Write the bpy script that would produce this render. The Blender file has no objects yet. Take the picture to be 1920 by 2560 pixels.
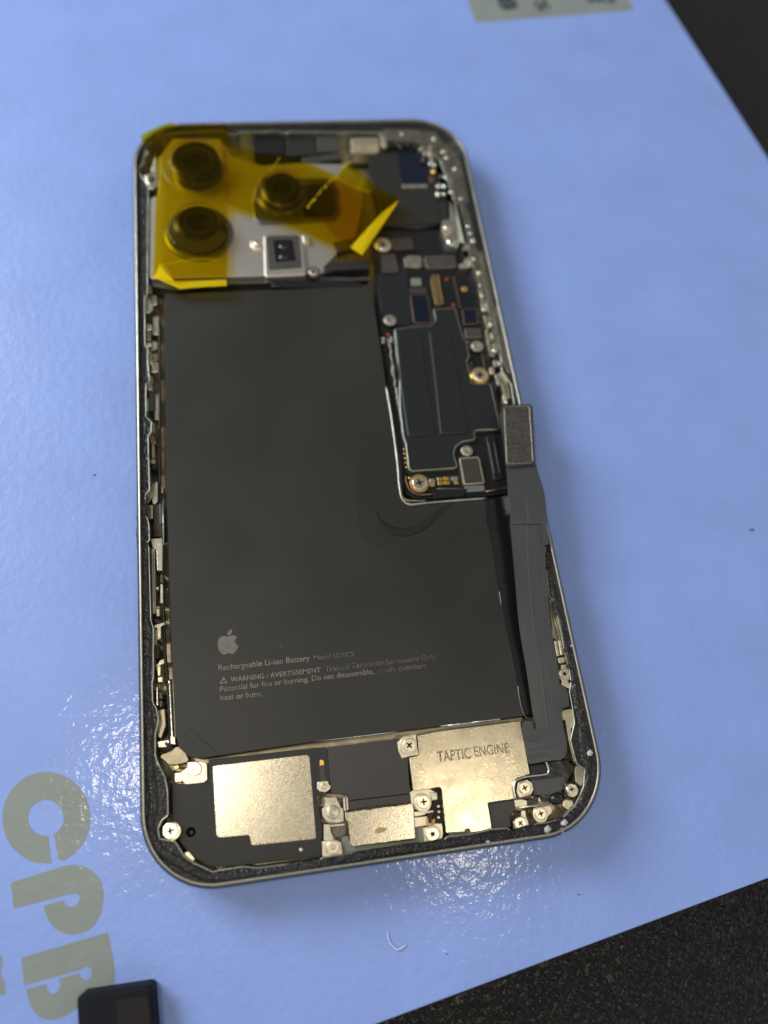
import bpy, bmesh, math, random
from mathutils import Vector, Matrix, noise
random.seed(7)
S = 0.001                      # everything below is measured in millimetres
sc = bpy.context.scene
COL = sc.collection

# ------------------------------------------------------------------ camera
CAM = Vector((27.8447, 11.9329, 136.78))
RM = Matrix(((0.98776828, 0.08745924, -0.12909182),
             (-0.12759733, 0.92922433, -0.34678678),
             (0.08962555, 0.35901675, 0.92901789)))
FPX = 1826.4272
cd = bpy.data.cameras.new('camera'); cam = bpy.data.objects.new('camera', cd); COL.objects.link(cam)
cam.matrix_world = Matrix.Translation(CAM * S) @ RM.to_4x4()
cd.sensor_fit = 'VERTICAL'; cd.sensor_height = 36; cd.lens = 36 * FPX / 2560
cd.clip_start = 0.005; cd.clip_end = 20
cd.dof.use_dof = True; cd.dof.focus_distance = 0.129; cd.dof.aperture_fstop = 7.5
sc.camera = cam

# ------------------------------------------------------------------ light
w = bpy.data.worlds.new('World'); sc.world = w; w.use_nodes = True
bg = w.node_tree.nodes['Background']; bg.inputs[1].default_value = 0.45
wn, wl = w.node_tree.nodes, w.node_tree.links          # a room: pale walls all round, darker ceiling overhead
wt = wn.new('ShaderNodeTexCoord'); ws = wn.new('ShaderNodeSeparateXYZ'); wr = wn.new('ShaderNodeValToRGB')
wl.new(wt.outputs['Generated'], ws.inputs[0]); wl.new(ws.outputs['Z'], wr.inputs[0]); 
wy = wn.new('ShaderNodeMapRange'); wy.interpolation_type = 'SMOOTHSTEP'    # the far side of the room is darker than the sides
wy.inputs[1].default_value = 0.15; wy.inputs[2].default_value = 0.75; wy.inputs[3].default_value = 1.22; wy.inputs[4].default_value = 0.42
wl.new(ws.outputs['Y'], wy.inputs[0]); wm_ = wn.new('ShaderNodeVectorMath'); wm_.operation = 'SCALE'
wl.new(wr.outputs[0], wm_.inputs[0]); wl.new(wy.outputs[0], wm_.inputs['Scale']); wl.new(wm_.outputs[0], bg.inputs[0])
els = wr.color_ramp.elements; els[0].position = 0.0; els[0].color = (0.9, 0.9, 0.9, 1); els[1].position = 1.0; els[1].color = (0.24, 0.235, 0.22, 1)
for ps_, c_ in ((0.45, (1.42, 1.42, 1.42, 1)), (0.68, (1.15, 1.15, 1.15, 1)), (0.86, (0.45, 0.45, 0.44, 1))):
    e_ = els.new(ps_); e_.color = c_
sc.view_settings.view_transform = 'Standard'; sc.view_settings.look = 'None'
sc.view_settings.exposure = 0.0; sc.view_settings.gamma = 1

def area(name, loc, target, size, power, color, shape='DISK', size_y=None):
    d = bpy.data.lights.new(name, 'AREA'); d.shape = shape; d.size = size
    if size_y: d.size_y = size_y
    d.energy = power; d.color = color
    o = bpy.data.objects.new(name, d); COL.objects.link(o)
    o.location = Vector(loc) * S
    o.rotation_euler = (Vector(target) - Vector(loc)).to_track_quat('-Z', 'Y').to_euler()
    return o
area('side_fill_light', (-450, 430, 400), (0, 140, 0), 0.32, 5.0, (0.90, 0.96, 1.0), 'RECTANGLE', 0.30)  # soft light added near the upper left so brightness falls off downwards
LAMPS = []

# ------------------------------------------------------------------ picture point -> point on a plane at height z
def P(px, py, z):
    d = RM @ Vector(((px - 960) / FPX, -(py - 1280) / FPX, -1.0))
    t = (z - CAM.z) / d.z
    return Vector((CAM.x + d.x * t, CAM.y + d.y * t, z))
ZO = {'a': (320, 280, 1659/440), 'b': (680, 280, 1659/540), 'c': (880, 560, 1659/440), 'd': (920, 960, 1659/500),
      'e': (320, 700, 590/160), 'f': (320, 1250, 506/160), 'g': (340, 1800, 1659/500), 'h': (760, 1780, 1659/460),
      'i': (1100, 1700, 1659/420), 'j': (1200, 1300, 1106/300), 'k': (0, 1760, 1161/420), 'l': (500, 1540, 1659/640),
      'm': (1240, 1850, 1659/260), 'n': (960, 1080, 1659/300), 'o': (780, 2000, 1659/320), 'q': (980, 300, 1659/200),
      't': (1050, 640, 1659/280), 'r': (850, 275, 1079/500), 's': (850, 1075, 1659/700), 'p': (0, 0, 1), 'D': (0, 0, 1659/1920)}
def px_of(k, x, y):
    a = ZO[k]; return a[0] + x / a[2], a[1] + y / a[2]
def pts(spec):
    """'a 1,2 3,4 b 5,6' -> list of full-size picture points"""
    out = []; k = 'p'
    for tok in spec.split():
        if ',' in tok:
            x, y = tok.split(','); out.append(px_of(k, float(x), float(y)))
        else: k = tok
    return out
def plane(spec, z):
    return [P(x, y, z) for x, y in (pts(spec) if isinstance(spec, str) else spec)]

for (cx, cy, z0) in ((395, 1920, 2.0), (1165, 2100, 5.0)):
    p = P(cx, cy, z0); d = p - CAM; hh = 480.0
    q = p + Vector((d.x, d.y, 0)) * (hh / -d.z); q.z = z0 + hh
    LAMPS.append(q)
area('desk_lamp_light', LAMPS[0], P(450, 1925, 0), 0.054, 0.36, (1.0, 0.88, 0.70))
area('desk_lamp_light', LAMPS[1], P(1165, 2105, 0), 0.034, 0.17, (1.0, 0.88, 0.70))

# ------------------------------------------------------------------ materials
def mat(name, c, rough=0.5, metal=0.0, var=None, bump=None, bump2=None, coat=0, coat_r=0.1, spec=0.5, rvar=None, c2=None, vor=None):
    m = bpy.data.materials.new(name); m.use_nodes = True
    nt = m.node_tree; N = nt.nodes; L = nt.links
    b = N['Principled BSDF']
    b.inputs['Base Color'].default_value = (*c, 1); b.inputs['Roughness'].default_value = rough
    b.inputs['Metallic'].default_value = metal; b.inputs['Coat Weight'].default_value = coat
    b.inputs['Coat Roughness'].default_value = coat_r; b.inputs['Specular IOR Level'].default_value = spec
    tc = N.new('ShaderNodeTexCoord')
    def nz(scale, det=3, ro=0.55):
        t = N.new('ShaderNodeTexNoise'); t.inputs['Scale'].default_value = scale; t.inputs['Detail'].default_value = det
        t.inputs['Roughness'].default_value = ro
        L.new(tc.outputs['Object'], t.inputs['Vector']); return t
    if var:
        t = nz(var[0], 4); r = N.new('ShaderNodeValToRGB')
        r.color_ramp.elements[0].position = 0.5 - var[2] if len(var) > 2 else 0.3
        r.color_ramp.elements[1].position = 0.5 + var[2] if len(var) > 2 else 0.7
        k = var[1]; d = c2 if c2 else tuple(x * (1 - k) for x in c)
        r.color_ramp.elements[0].color = (*d, 1)
        r.color_ramp.elements[1].color = (*(tuple(min(1, x * (1 + k)) for x in c)), 1)
        L.new(t.outputs['Fac'], r.inputs[0]); L.new(r.outputs[0], b.inputs['Base Color'])
    if rvar:
        t = nz(rvar[0], 3); mr = N.new('ShaderNodeMapRange'); mr.inputs[1].default_value = .3; mr.inputs[2].default_value = .7
        mr.inputs[3].default_value = rough - rvar[1]; mr.inputs[4].default_value = rough + rvar[1]
        L.new(t.outputs['Fac'], mr.inputs[0]); L.new(mr.outputs[0], b.inputs['Roughness'])
    prev = None
    for bp in (bump, bump2):
        if bp:
            t = nz(bp[0], bp[2] if len(bp) > 2 else 3); bn = N.new('ShaderNodeBump'); bn.inputs['Strength'].default_value = 1
            bn.inputs['Distance'].default_value = bp[1] * S
            L.new(t.outputs['Fac'], bn.inputs['Height'])
            if prev: L.new(prev.outputs[0], bn.inputs['Normal'])
            prev = bn
    if vor:
        t = N.new('ShaderNodeTexVoronoi'); t.feature = 'SMOOTH_F1'; t.inputs['Scale'].default_value = vor[0]
        L.new(tc.outputs['Object'], t.inputs['Vector'])
        bn = N.new('ShaderNodeBump'); bn.inputs['Strength'].default_value = 1; bn.inputs['Distance'].default_value = vor[1] * S
        bn.invert = True
        L.new(t.outputs['Distance'], bn.inputs['Height'])
        if prev: L.new(prev.outputs[0], bn.inputs['Normal'])
        prev = bn
    if prev:
        L.new(prev.outputs[0], b.inputs['Normal']); L.new(prev.outputs[0], b.inputs['Coat Normal'])
    return m
M = {}
M['blue'] = mat('blue_laminate', (0.224, 0.328, 0.69), 0.42, var=(60, 0.05), bump=(560, 0.095, 2), bump2=(1700, 0.008, 1), coat=0.42, coat_r=0.115)
M['print'] = mat('grey_green_print', (0.212, 0.24, 0.222), 0.45, var=(90, 0.06), bump=(560, 0.085, 2), bump2=(1700, 0.008, 1), coat=0.35, coat_r=0.13)
M['printdark'] = mat('dark_print', (0.03, 0.04, 0.05), 0.5)
M['leather'] = mat('black_leather', (0.005, 0.005, 0.005), 0.30, vor=(1000, 0.42), bump=(2200, 0.03, 2), spec=0.28)
M['case'] = mat('matte_black_case', (0.008, 0.009, 0.013), 0.6, bump=(3000, 0.01), spec=0.12)
M['casepanel'] = mat('brown_black_panel', (0.018, 0.014, 0.014), 0.65, spec=0.15, bump=(3000, 0.02))
M['rim'] = mat('titanium_edge', (0.40, 0.395, 0.34), 0.36, 1.0, var=(400, 0.12), bump=(1500, 0.01))
M['side'] = mat('titanium_side', (0.12, 0.135, 0.13), 0.42, 1.0, var=(200, 0.12), bump=(1500, 0.006))
M['tray'] = mat('tray_metal', (0.42, 0.38, 0.28), 0.42, 1.0, var=(260, 0.3), bump=(900, 0.03))
M['lip'] = mat('machined_lip', (0.44, 0.46, 0.38), 0.35, 0.9, var=(300, 0.25), bump=(900, 0.03))
M['glue'] = mat('black_adhesive', (0.012, 0.011, 0.012), 0.30, var=(500, 0.4), bump=(3200, 0.07, 3), bump2=(600, 0.2, 2), spec=0.42, vor=(2400, 0.15))
M['battery'] = mat('battery_wrap', (0.022, 0.021, 0.018), 0.42, spec=0.35, var=(24, 0.20), bump=(2600, 0.003), bump2=(40, 0.10, 1), rvar=(50, 0.05))
M['battdark'] = mat('wrap_reflection_dark', (0.0155, 0.015, 0.013), 0.5, spec=0.2)  # darker copy of the wrap, a dark reflection put into its colour
M['batterypad'] = mat('wrap_over_pad', (0.0195, 0.0185, 0.016), 0.41, spec=0.35, bump=(40, 0.10, 1))
M['wrap'] = mat('battery_side_foil', (0.010, 0.010, 0.011), 0.25, bump=(160, 0.25, 3))
M['ink'] = mat('faded_grey_ink', (0.17, 0.155, 0.125), 0.55, var=(900, 0.35))
M['inkweak'] = mat('worn_grey_ink', (0.10, 0.092, 0.075), 0.5, var=(500, 0.3, 0.15), c2=(0.034, 0.032, 0.027))
M['inkmark'] = mat('grey_mark_ink', (0.125, 0.115, 0.095), 0.5, var=(800, 0.12))
M['steel'] = mat('brushed_steel', (0.58, 0.54, 0.43), 0.25, 1.0, var=(1400, 0.10), bump=(5200, 0.012, 3), bump2=(1500, 0.004, 2), rvar=(4000, 0.05))
M['taptic'] = mat('matte_steel', (0.58, 0.52, 0.385), 0.25, 1.0, var=(500, 0.10), bump=(4400, 0.016, 3), bump2=(300, 0.003), rvar=(400, 0.04))
M['weld'] = mat('rough_cast_metal', (0.18, 0.165, 0.135), 0.42, 0.8, var=(350, 0.35), bump=(450, 0.35, 2), bump2=(1600, 0.05))
M['engrave'] = mat('laser_marking', (0.30, 0.26, 0.18), 0.5, 0.8, bump=(2300, 0.05, 3))
M['stain'] = mat('brown_heat_stain', (0.42, 0.30, 0.16), 0.4, 1.0, bump=(2300, 0.075, 3))
M['black'] = mat('black_plastic', (0.017, 0.016, 0.014), 0.48, spec=0.4, bump=(3500, 0.010), var=(200, 0.08))
M['hole'] = mat('painted_hole_shade', (0.002, 0.002, 0.002), 0.8, spec=0.05)  # near-black colour carrying the shade inside a hole
M['pcb'] = mat('black_circuit_board', (0.008, 0.009, 0.010), 0.38, spec=0.35, bump=(1200, 0.02), var=(300, 0.3))
M['film'] = mat('graphite_film', (0.0115, 0.0125, 0.0135), 0.40, spec=0.4, bump=(900, 0.012, 3), bump2=(90, 0.10, 1))
M['flexbrown'] = mat('brown_flex_film', (0.036, 0.032, 0.028), 0.48, bump=(1600, 0.010), bump2=(180, 0.04), var=(120, 0.12))
M['screw'] = mat('screw_metal', (0.80, 0.72, 0.56), 0.30, 1.0, bump=(2500, 0.012), var=(900, 0.1))
M['boss'] = mat('dull_nickel', (0.55, 0.52, 0.43), 0.34, 1.0, bump=(1500, 0.03), var=(900, 0.2))
M['recess'] = mat('recess_dark', (0.05, 0.045, 0.035), 0.5, 0.8)
M['cream'] = mat('plated_bracket', (0.70, 0.64, 0.49), 0.36, 0.95, bump=(1300, 0.03), var=(500, 0.12))
M['gold'] = mat('gold_plating', (0.90, 0.58, 0.16), 0.30, 1.0, bump=(1500, 0.03))
M['orange'] = mat('orange_film', (0.60, 0.30, 0.03), 0.3)
M['copper'] = mat('copper_edge', (0.34, 0.215, 0.15), 0.35, 1.0, bump=(1500, 0.03))
M['red'] = mat('red_dot', (0.35, 0.04, 0.02), 0.3)
M['flex'] = mat('flex_cable', (0.050, 0.053, 0.055), 0.33, var=(60, 0.14), bump=(700, 0.02), bump2=(120, 0.12, 1))
M['flexline'] = mat('flex_trace', (0.050, 0.052, 0.052), 0.32, bump=(900, 0.02))
M['stiff'] = mat('speckled_stiffener', (0.14, 0.13, 0.115), 0.36, 0.85, var=(2600, 0.45), bump=(2400, 0.08, 3))
M['stiffrim'] = mat('stiffener_rim', (0.10, 0.095, 0.085), 0.3, 0.8)
M['camplate'] = mat('camera_cover_plate', (0.50, 0.465, 0.41), 0.42, 0.9, var=(120, 0.06), bump=(1800, 0.012))
M['lensbody'] = mat('lens_barrel', (0.006, 0.006, 0.008), 0.34, 0, spec=0.25)
M['lensring'] = mat('lens_flange', (0.14, 0.14, 0.13), 0.36, 0.9)
M['skirt'] = mat('lens_skirt_metal', (0.055, 0.055, 0.045), 0.3, 0.8)
M['glass'] = mat('lens_glass', (0.002, 0.002, 0.006), 0.12, coat=0.6, coat_r=0.08)
M['lensglass'] = mat('coated_lens', (0.003, 0.003, 0.010), 0.16, spec=0.25)
M['blueglass'] = mat('dark_blue_chip', (0.003, 0.006, 0.016), 0.15)
M['greychip'] = mat('grey_chip', (0.085, 0.078, 0.068), 0.42, 0.5, var=(600, 0.12), bump=(1200, 0.02))
M['brownchip'] = mat('brown_chip', (0.035, 0.029, 0.022), 0.45, bump=(1800, 0.02))
M['greenframe'] = mat('grey_green_plastic', (0.17, 0.175, 0.135), 0.42, bump=(900, 0.01))
M['nickel'] = mat('shiny_nickel', (0.62, 0.66, 0.62), 0.22, 1.0, bump=(900, 0.03))
M['shard'] = mat('white_glass_chip', (0.45, 0.44, 0.45), 0.3, bump=(900, .2))
M['lint'] = mat('white_lint', (0.62, 0.68, 0.80), 0.8)
M['darkspeck'] = mat('dark_speck', (0.05, 0.08, 0.06), 0.7)

def specks(m, scale, size, col):
    nt = m.node_tree; N = nt.nodes; L = nt.links; b = N['Principled BSDF']; src = b.inputs['Base Color'].links[0].from_socket
    tc = N.new('ShaderNodeTexCoord'); v = N.new('ShaderNodeTexVoronoi'); v.inputs['Scale'].default_value = scale
    n_ = N.new('ShaderNodeTexNoise'); n_.inputs['Scale'].default_value = 900
    ad = N.new('ShaderNodeMixRGB'); ad.blend_type = 'LINEAR_LIGHT'; ad.inputs[0].default_value = 0.0018
    L.new(tc.outputs['Object'], n_.inputs['Vector']); L.new(tc.outputs['Object'], ad.inputs[1]); L.new(n_.outputs['Color'], ad.inputs[2])
    L.new(ad.outputs[0], v.inputs['Vector'])
    sp = N.new('ShaderNodeSeparateColor'); L.new(v.outputs['Color'], sp.inputs[0])
    mu = N.new('ShaderNodeMath'); mu.operation = 'MULTIPLY'; L.new(sp.outputs[0], mu.inputs[0]); mu.inputs[1].default_value = size
    lt_ = N.new('ShaderNodeMath'); lt_.operation = 'LESS_THAN'; L.new(v.outputs['Distance'], lt_.inputs[0]); L.new(mu.outputs[0], lt_.inputs[1])
    k = N.new('ShaderNodeMath'); k.operation = 'MULTIPLY'; L.new(lt_.outputs[0], k.inputs[0]); k.inputs[1].default_value = 0.45
    mx = N.new('ShaderNodeMixRGB'); L.new(k.outputs[0], mx.inputs[0]); L.new(src, mx.inputs[1]); mx.inputs[2].default_value = (*col, 1)
    L.new(mx.outputs[0], b.inputs['Base Color'])
specks(M['battery'], 240, 0.03, (0.16, 0.155, 0.14)); specks(M['blue'], 95, 0.022, (0.05, 0.06, 0.09)); specks(M['blue'], 70, 0.03, (0.6, 0.68, 0.9))
def tape_mat(name, tint, gl, opac):
    m = bpy.data.materials.new(name); m.use_nodes = True
    nt = m.node_tree; N = nt.nodes; L = nt.links
    N.remove(N['Principled BSDF']); out = N['Material Output']
    tr = N.new('ShaderNodeBsdfTransparent'); tr.inputs[0].default_value = (*tint, 1)
    df = N.new('ShaderNodeBsdfDiffuse'); df.inputs[0].default_value = (0.42, 0.30, 0.004, 1)
    g = N.new('ShaderNodeBsdfGlossy'); g.inputs[0].default_value = (0.95, 0.80, 0.40, 1); g.inputs[1].default_value = 0.24
    fr = N.new('ShaderNodeLayerWeight'); fr.inputs['Blend'].default_value = 0.5
    mx0 = N.new('ShaderNodeMixShader'); mx0.inputs[0].default_value = opac
    mx = N.new('ShaderNodeMixShader')
    tc = N.new('ShaderNodeTexCoord'); prev = None
    for s, d in ((220, 0.35), (700, 0.06), (60, 0.5)):
        t = N.new('ShaderNodeTexNoise'); t.inputs['Scale'].default_value = s; t.inputs['Detail'].default_value = 3
        L.new(tc.outputs['Object'], t.inputs['Vector'])
        bn = N.new('ShaderNodeBump'); bn.inputs['Distance'].default_value = d * S; bn.inputs['Strength'].default_value = gl
        L.new(t.outputs['Fac'], bn.inputs['Height'])
        if prev: L.new(prev.outputs[0], bn.inputs['Normal'])
        prev = bn
    for n_ in (g, fr): L.new(prev.outputs[0], n_.inputs['Normal'])
    pw = N.new('ShaderNodeMath'); pw.operation = 'POWER'; L.new(fr.outputs['Facing'], pw.inputs[0]); pw.inputs[1].default_value = 4.0
    L.new(tr.outputs[0], mx0.inputs[1]); L.new(df.outputs[0], mx0.inputs[2])
    mu = N.new('ShaderNodeMath'); mu.operation = 'MULTIPLY_ADD'; mu.inputs[1].default_value = 0.5; mu.inputs[2].default_value = 0.009; L.new(pw.outputs[0], mu.inputs[0]); L.new(mu.outputs[0], mx.inputs[0]); L.new(mx0.outputs[0], mx.inputs[1]); L.new(g.outputs[0], mx.inputs[2])
    L.new(mx.outputs[0], out.inputs[0]); return m
M['tape'] = tape_mat('amber_polyimide_film', (0.86, 0.69, 0.02), 0.6, 0.012)
M['tapefold'] = tape_mat('amber_fold_highlight', (0.6, 0.42, 0.01), 0.4, 0.6)
M['tapefold'].node_tree.nodes['Diffuse BSDF'].inputs[0].default_value = (0.90, 0.66, 0.01, 1)  # brighter yellow puts the highlight of the folded film into the diffuse colour

# ------------------------------------------------------------------ builders
def place(o, parent):
    if parent is not None:
        o.parent = parent
        if parent.type == 'EMPTY': o.location = -parent.location
    COL.objects.link(o); return o
def finish(name, bm, m, parent=None, smooth=False):
    for v in bm.verts: v.co = v.co * S
    bmesh.ops.recalc_face_normals(bm, faces=bm.faces)
    me = bpy.data.meshes.new(name); bm.to_mesh(me); bm.free()
    me.materials.append(M[m] if isinstance(m, str) else m)
    if smooth:
        for p in me.polygons: p.use_smooth = True
    o = bpy.data.objects.new(name, me); return place(o, parent)
def tag(o, label=None, cat=None, group=None, kind=None):
    for k, v in (('label', label), ('category', cat), ('group', group), ('kind', kind)):
        if v: o[k] = v
    return o
def thing(name, loc, label, cat, group=None):
    o = bpy.data.objects.new(name, None); o.empty_display_size = 0.01; o.location = Vector(loc) * S; COL.objects.link(o)
    return tag(o, label, cat, group)
def rounded(ps, r, seg=4):
    out = []; n = len(ps)
    for i in range(n):
        a, b, c = ps[i-1], ps[i], ps[(i+1) % n]
        u = (a - b); v = (c - b); lu, lv = u.length, v.length
        if lu < 1e-6 or lv < 1e-6: continue
        u /= lu; v /= lv; ang = u.angle(v, math.pi)
        if ang > 2.95: out.append(b); continue
        t = min(r / math.tan(ang / 2), lu * .45, lv * .45)
        p0, p2 = b + u * t, b + v * t
        for k in range(seg + 1):
            s = k / seg; out.append(p0 * (1-s)**2 + b * 2*s*(1-s) + p2 * s*s)
    return out
def smooth_loop(ps, n=6, closed=True):
    out = []; N = len(ps)
    rng = range(N) if closed else range(N - 1)
    for i in rng:
        g = (lambda k: ps[k % N]) if closed else (lambda k: ps[max(0, min(N-1, k))])
        p0, p1, p2, p3 = g(i-1), g(i), g(i+1), g(i+2)
        for k in range(n):
            t = k / n
            out.append(0.5 * ((2*p1) + (p2-p0)*t + (2*p0-5*p1+4*p2-p3)*t*t + (3*p1-p0-3*p2+p3)*t**3))
    if not closed: out.append(ps[-1])
    return out
def dedupe(ps, e=0.02):
    out = []
    for p in ps:
        if not out or (p - out[-1]).length > e: out.append(p)
    if len(out) > 2 and (out[0] - out[-1]).length < e: out.pop()
    return out
def offset(ps, d):
    A = sum(ps[i-1].x*ps[i].y - ps[i].x*ps[i-1].y for i in range(len(ps)))
    s = 1 if A > 0 else -1; out = []; n = len(ps)
    for i in range(n):
        e1 = (ps[i] - ps[i-1]).normalized(); e2 = (ps[(i+1) % n] - ps[i]).normalized()
        n1 = Vector((-e1.y, e1.x, 0)); n2 = Vector((-e2.y, e2.x, 0)); k = (n1 + n2)
        if k.length < .3: k = n1
        k = k.normalized(); c = max(.5, k.dot(n1)); out.append(ps[i] + k * (d * s / c))
    return out
def prism_bm(loop, z1, z0, bev=0.06, seg=2, bm=None):
    bm = bm or bmesh.new(); loop = dedupe(loop)
    t = [bm.verts.new((p.x, p.y, z1)) for p in loop]; b = [bm.verts.new((p.x, p.y, z0)) for p in loop]
    n = len(loop); f = bm.faces.new(t); bm.faces.new(list(reversed(b)))
    for i in range(n): bm.faces.new((t[i], b[i], b[(i+1) % n], t[(i+1) % n]))
    if bev:
        bm.normal_update()
        bmesh.ops.bevel(bm, geom=list(f.edges), offset=bev, segments=seg, profile=0.5, affect='EDGES', clamp_overlap=True)
    return bm
def slab(name, spec, z1, z0, m, parent, r=0.2, bev=0.05, smooth=False):
    lp = plane(spec, z1) if not (isinstance(spec, list) and isinstance(spec[0], Vector)) else spec
    if r: lp = rounded(lp, r)
    return finish(name, prism_bm(lp, z1, z0, bev), m, parent, smooth)
def rect(name, k, x0, y0, x1, y1, z1, z0, m, parent, r=0.15, bev=0.05, skew=0.0):
    dx = skew * (y1 - y0)
    return slab(name, [px_of(k, x0, y0), px_of(k, x1, y0), px_of(k, x1 + dx, y1), px_of(k, x0 + dx, y1)], z1, z0, m, parent, r, bev)
def tube_bm(ps, r, bm=None, seg=8, closed=False, flat=1.0):
    bm = bm or bmesh.new(); ps = dedupe(ps, 0.01) if closed else ps; n = len(ps); rings = []
    for i, p in enumerate(ps):
        if closed: t = (ps[(i+1) % n] - ps[i-1])
        else: t = ps[min(n-1, i+1)] - ps[max(0, i-1)]
        t.normalize(); sx = Vector((-t.y, t.x, 0))
        sx = sx.normalized() if sx.length > 1e-6 else Vector((1, 0, 0)); up = t.cross(sx) * -1
        rr = r[i] if isinstance(r, (list, tuple)) else r
        rings.append([bm.verts.new(p + sx * (rr*math.cos(a)) + up * (rr*flat*math.sin(a))) for a in (2*math.pi*k/seg for k in range(seg))])
    for i in range(n if closed else n-1):
        A, B = rings[i], rings[(i+1) % n]
        for k in range(seg): bm.faces.new((A[k], A[(k+1) % seg], B[(k+1) % seg], B[k]))
    if not closed:
        bm.faces.new(list(reversed(rings[0]))); bm.faces.new(rings[-1])
    return bm
def tube(name, spec, z, r, m, parent, sm=True, closed=False, flat=1.0):
    lp = plane(spec, z) if isinstance(spec, str) else spec
    if sm: lp = smooth_loop(lp, 5, closed)
    return finish(name, tube_bm(lp, r, closed=closed, flat=flat), m, parent, True)
def lathe_bm(c, prof, seg=40, bm=None, tilt=None):
    bm = bm or bmesh.new(); rings = []
    for r, z in prof:
        if r < 1e-6: rings.append([bm.verts.new((c.x, c.y, z))])
        else: rings.append([bm.verts.new((c.x + r*math.cos(a), c.y + r*math.sin(a), z)) for a in (2*math.pi*k/seg for k in range(seg))])
    for A, B in zip(rings, rings[1:]):
        for k in range(seg):
            a0, a1 = A[k % len(A)], A[(k+1) % len(A)]; b0, b1 = B[k % len(B)], B[(k+1) % len(B)]
            vs = []
            for v in (a0, a1, b1, b0):
                if v not in vs: vs.append(v)
            if len(vs) > 2: bm.faces.new(vs)
    return bm
def lathe(name, c, prof, m, parent, seg=40):
    bm = lathe_bm(c, prof, seg); o = finish(name, bm, m, parent, True)
    md = o.modifiers.new('edges', 'EDGE_SPLIT'); md.split_angle = math.radians(35); return o
def blob(c, rx, ry, rz, bm=None, rough=0.0, sub=2):
    bm = bm or bmesh.new()
    g = bmesh.ops.create_icosphere(bm, subdivisions=sub, radius=1.0)
    for v in g['verts']:
        k = 1 + rough * noise.noise(v.co * 1.7 + c)
        v.co = Vector((v.co.x*rx*k, v.co.y*ry*k, v.co.z*rz*k)) + c
    return bm
def mmr(k, x, y, r, z):
    a = px_of(k, x, y); b = px_of(k, x + r, y); return (P(*b, z) - P(*a, z)).length
def text_mesh(name, s, p0, p1, m, parent, bold=0.0, hscale=1.0, depth=0.012):
    cu = bpy.data.curves.new(name, 'FONT'); cu.body = s; cu.size = 1.0; cu.offset = bold; cu.extrude = 0.0; cu.resolution_u = 3
    o = bpy.data.objects.new(name, cu); COL.objects.link(o)
    bpy.context.view_layer.update()
    dg = bpy.context.evaluated_depsgraph_get(); me = bpy.data.meshes.new_from_object(o.evaluated_get(dg))
    bpy.data.objects.remove(o); bpy.data.curves.remove(cu)
    xs = [v.co.x for v in me.vertices]; x0, x1 = min(xs), max(xs)
    d = p1 - p0; L_ = Vector((d.x, d.y, 0)).length; k = L_ / (x1 - x0); a = math.atan2(d.y, d.x)
    for v in me.vertices:
        x = (v.co.x - x0) * k; y = v.co.y * k * hscale
        v.co = Vector((p0.x + x*math.cos(a) - y*math.sin(a), p0.y + x*math.sin(a) + y*math.cos(a), p0.z)) * S
    me.name = name; me.materials.clear(); me.materials.append(M[m])
    return place(bpy.data.objects.new(name, me), parent)
def sheet_with_holes(name, loops, m, parent, z=None):
    bm = bmesh.new(); es = []
    for lp in loops:
        vs = [bm.verts.new(p) for p in dedupe(lp, 0.01)]
        es += [bm.edges.new((vs[i-1], vs[i])) for i in range(len(vs))]
    bmesh.ops.triangle_fill(bm, edges=es, use_beauty=True)
    o = finish(name, bm, m, parent)
    return o

# ------------------------------------------------------------------ table mat and the blue box
BOXT = 9.0
bm = bmesh.new()
vs = [bm.verts.new((x, y, -BOXT)) for x, y in ((-500, -400), (600, -400), (600, 700), (-500, 700))]; bm.faces.new(vs)
tag(finish('table_mat', bm, 'leather'), kind='structure')

e1a, e1b = P(1664, 0, 0), P(1922, 398, 0); e2a, e2b = P(943, 2560, 0), P(1920, 2196, 0)
def inter(a, b, c, d):
    r = b - a; s = d - c; t = ((c.x-a.x)*s.y - (c.y-a.y)*s.x) / (r.x*s.y - r.y*s.x); return a + r*t
K = inter(e1a, e1b, e2a, e2b)
u = (e1a - K).normalized(); v = (e2a - K).normalized()
box = thing('cardboard_box', (K.x, K.y, -BOXT), 'glossy blue box with big grey-green stencil letters, lying under the opened phone', 'box')
loop = [K, K + u*420, K + u*420 + v*330, K + v*330]
finish('box_body', prism_bm(rounded(loop, 1.5, 5), 0, -BOXT + 0.02, 0.25, 3), 'blue', box)
ZP = 0.02
def kz(s): return plane('k ' + s, ZP)
# letter C : ring with a narrow slot at its foot
c0 = (318, 788); ring = []
def arc(cx, cy, rx, ry, a0, a1, n): return [(cx + rx*math.cos(math.radians(a0 + (a1-a0)*i/n)), cy + ry*math.sin(math.radians(a0 + (a1-a0)*i/n))) for i in range(n+1)]
outer = arc(320, 788, 304, 318, 73.5, 73.5 - 350 + 16.5, 60)   # picture angles, y down
inner = arc(317, 788, 122, 124, 83 , 62 - 0, 1)
outer = arc(320, 788, 304, 318, 73, -263, 70); inner = arc(317, 788, 122, 124, -277, 63, 60)
cl = [(405, 1073)] + outer[1:-1] + [(355, 1103)] + [(333, 908)] + inner[1:-1] + [(370, 888)]
def letter(name, ps, sm=False, z=ZP):
    lp = [P(*px_of('k', x, y), z) for x, y in ps]
    bm = bmesh.new(); vv = [bm.verts.new(p) for p in dedupe(lp)]; bm.faces.new(vv); return finish(name, bm, 'print', box)
letter('printed_letter', cl)
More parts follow.
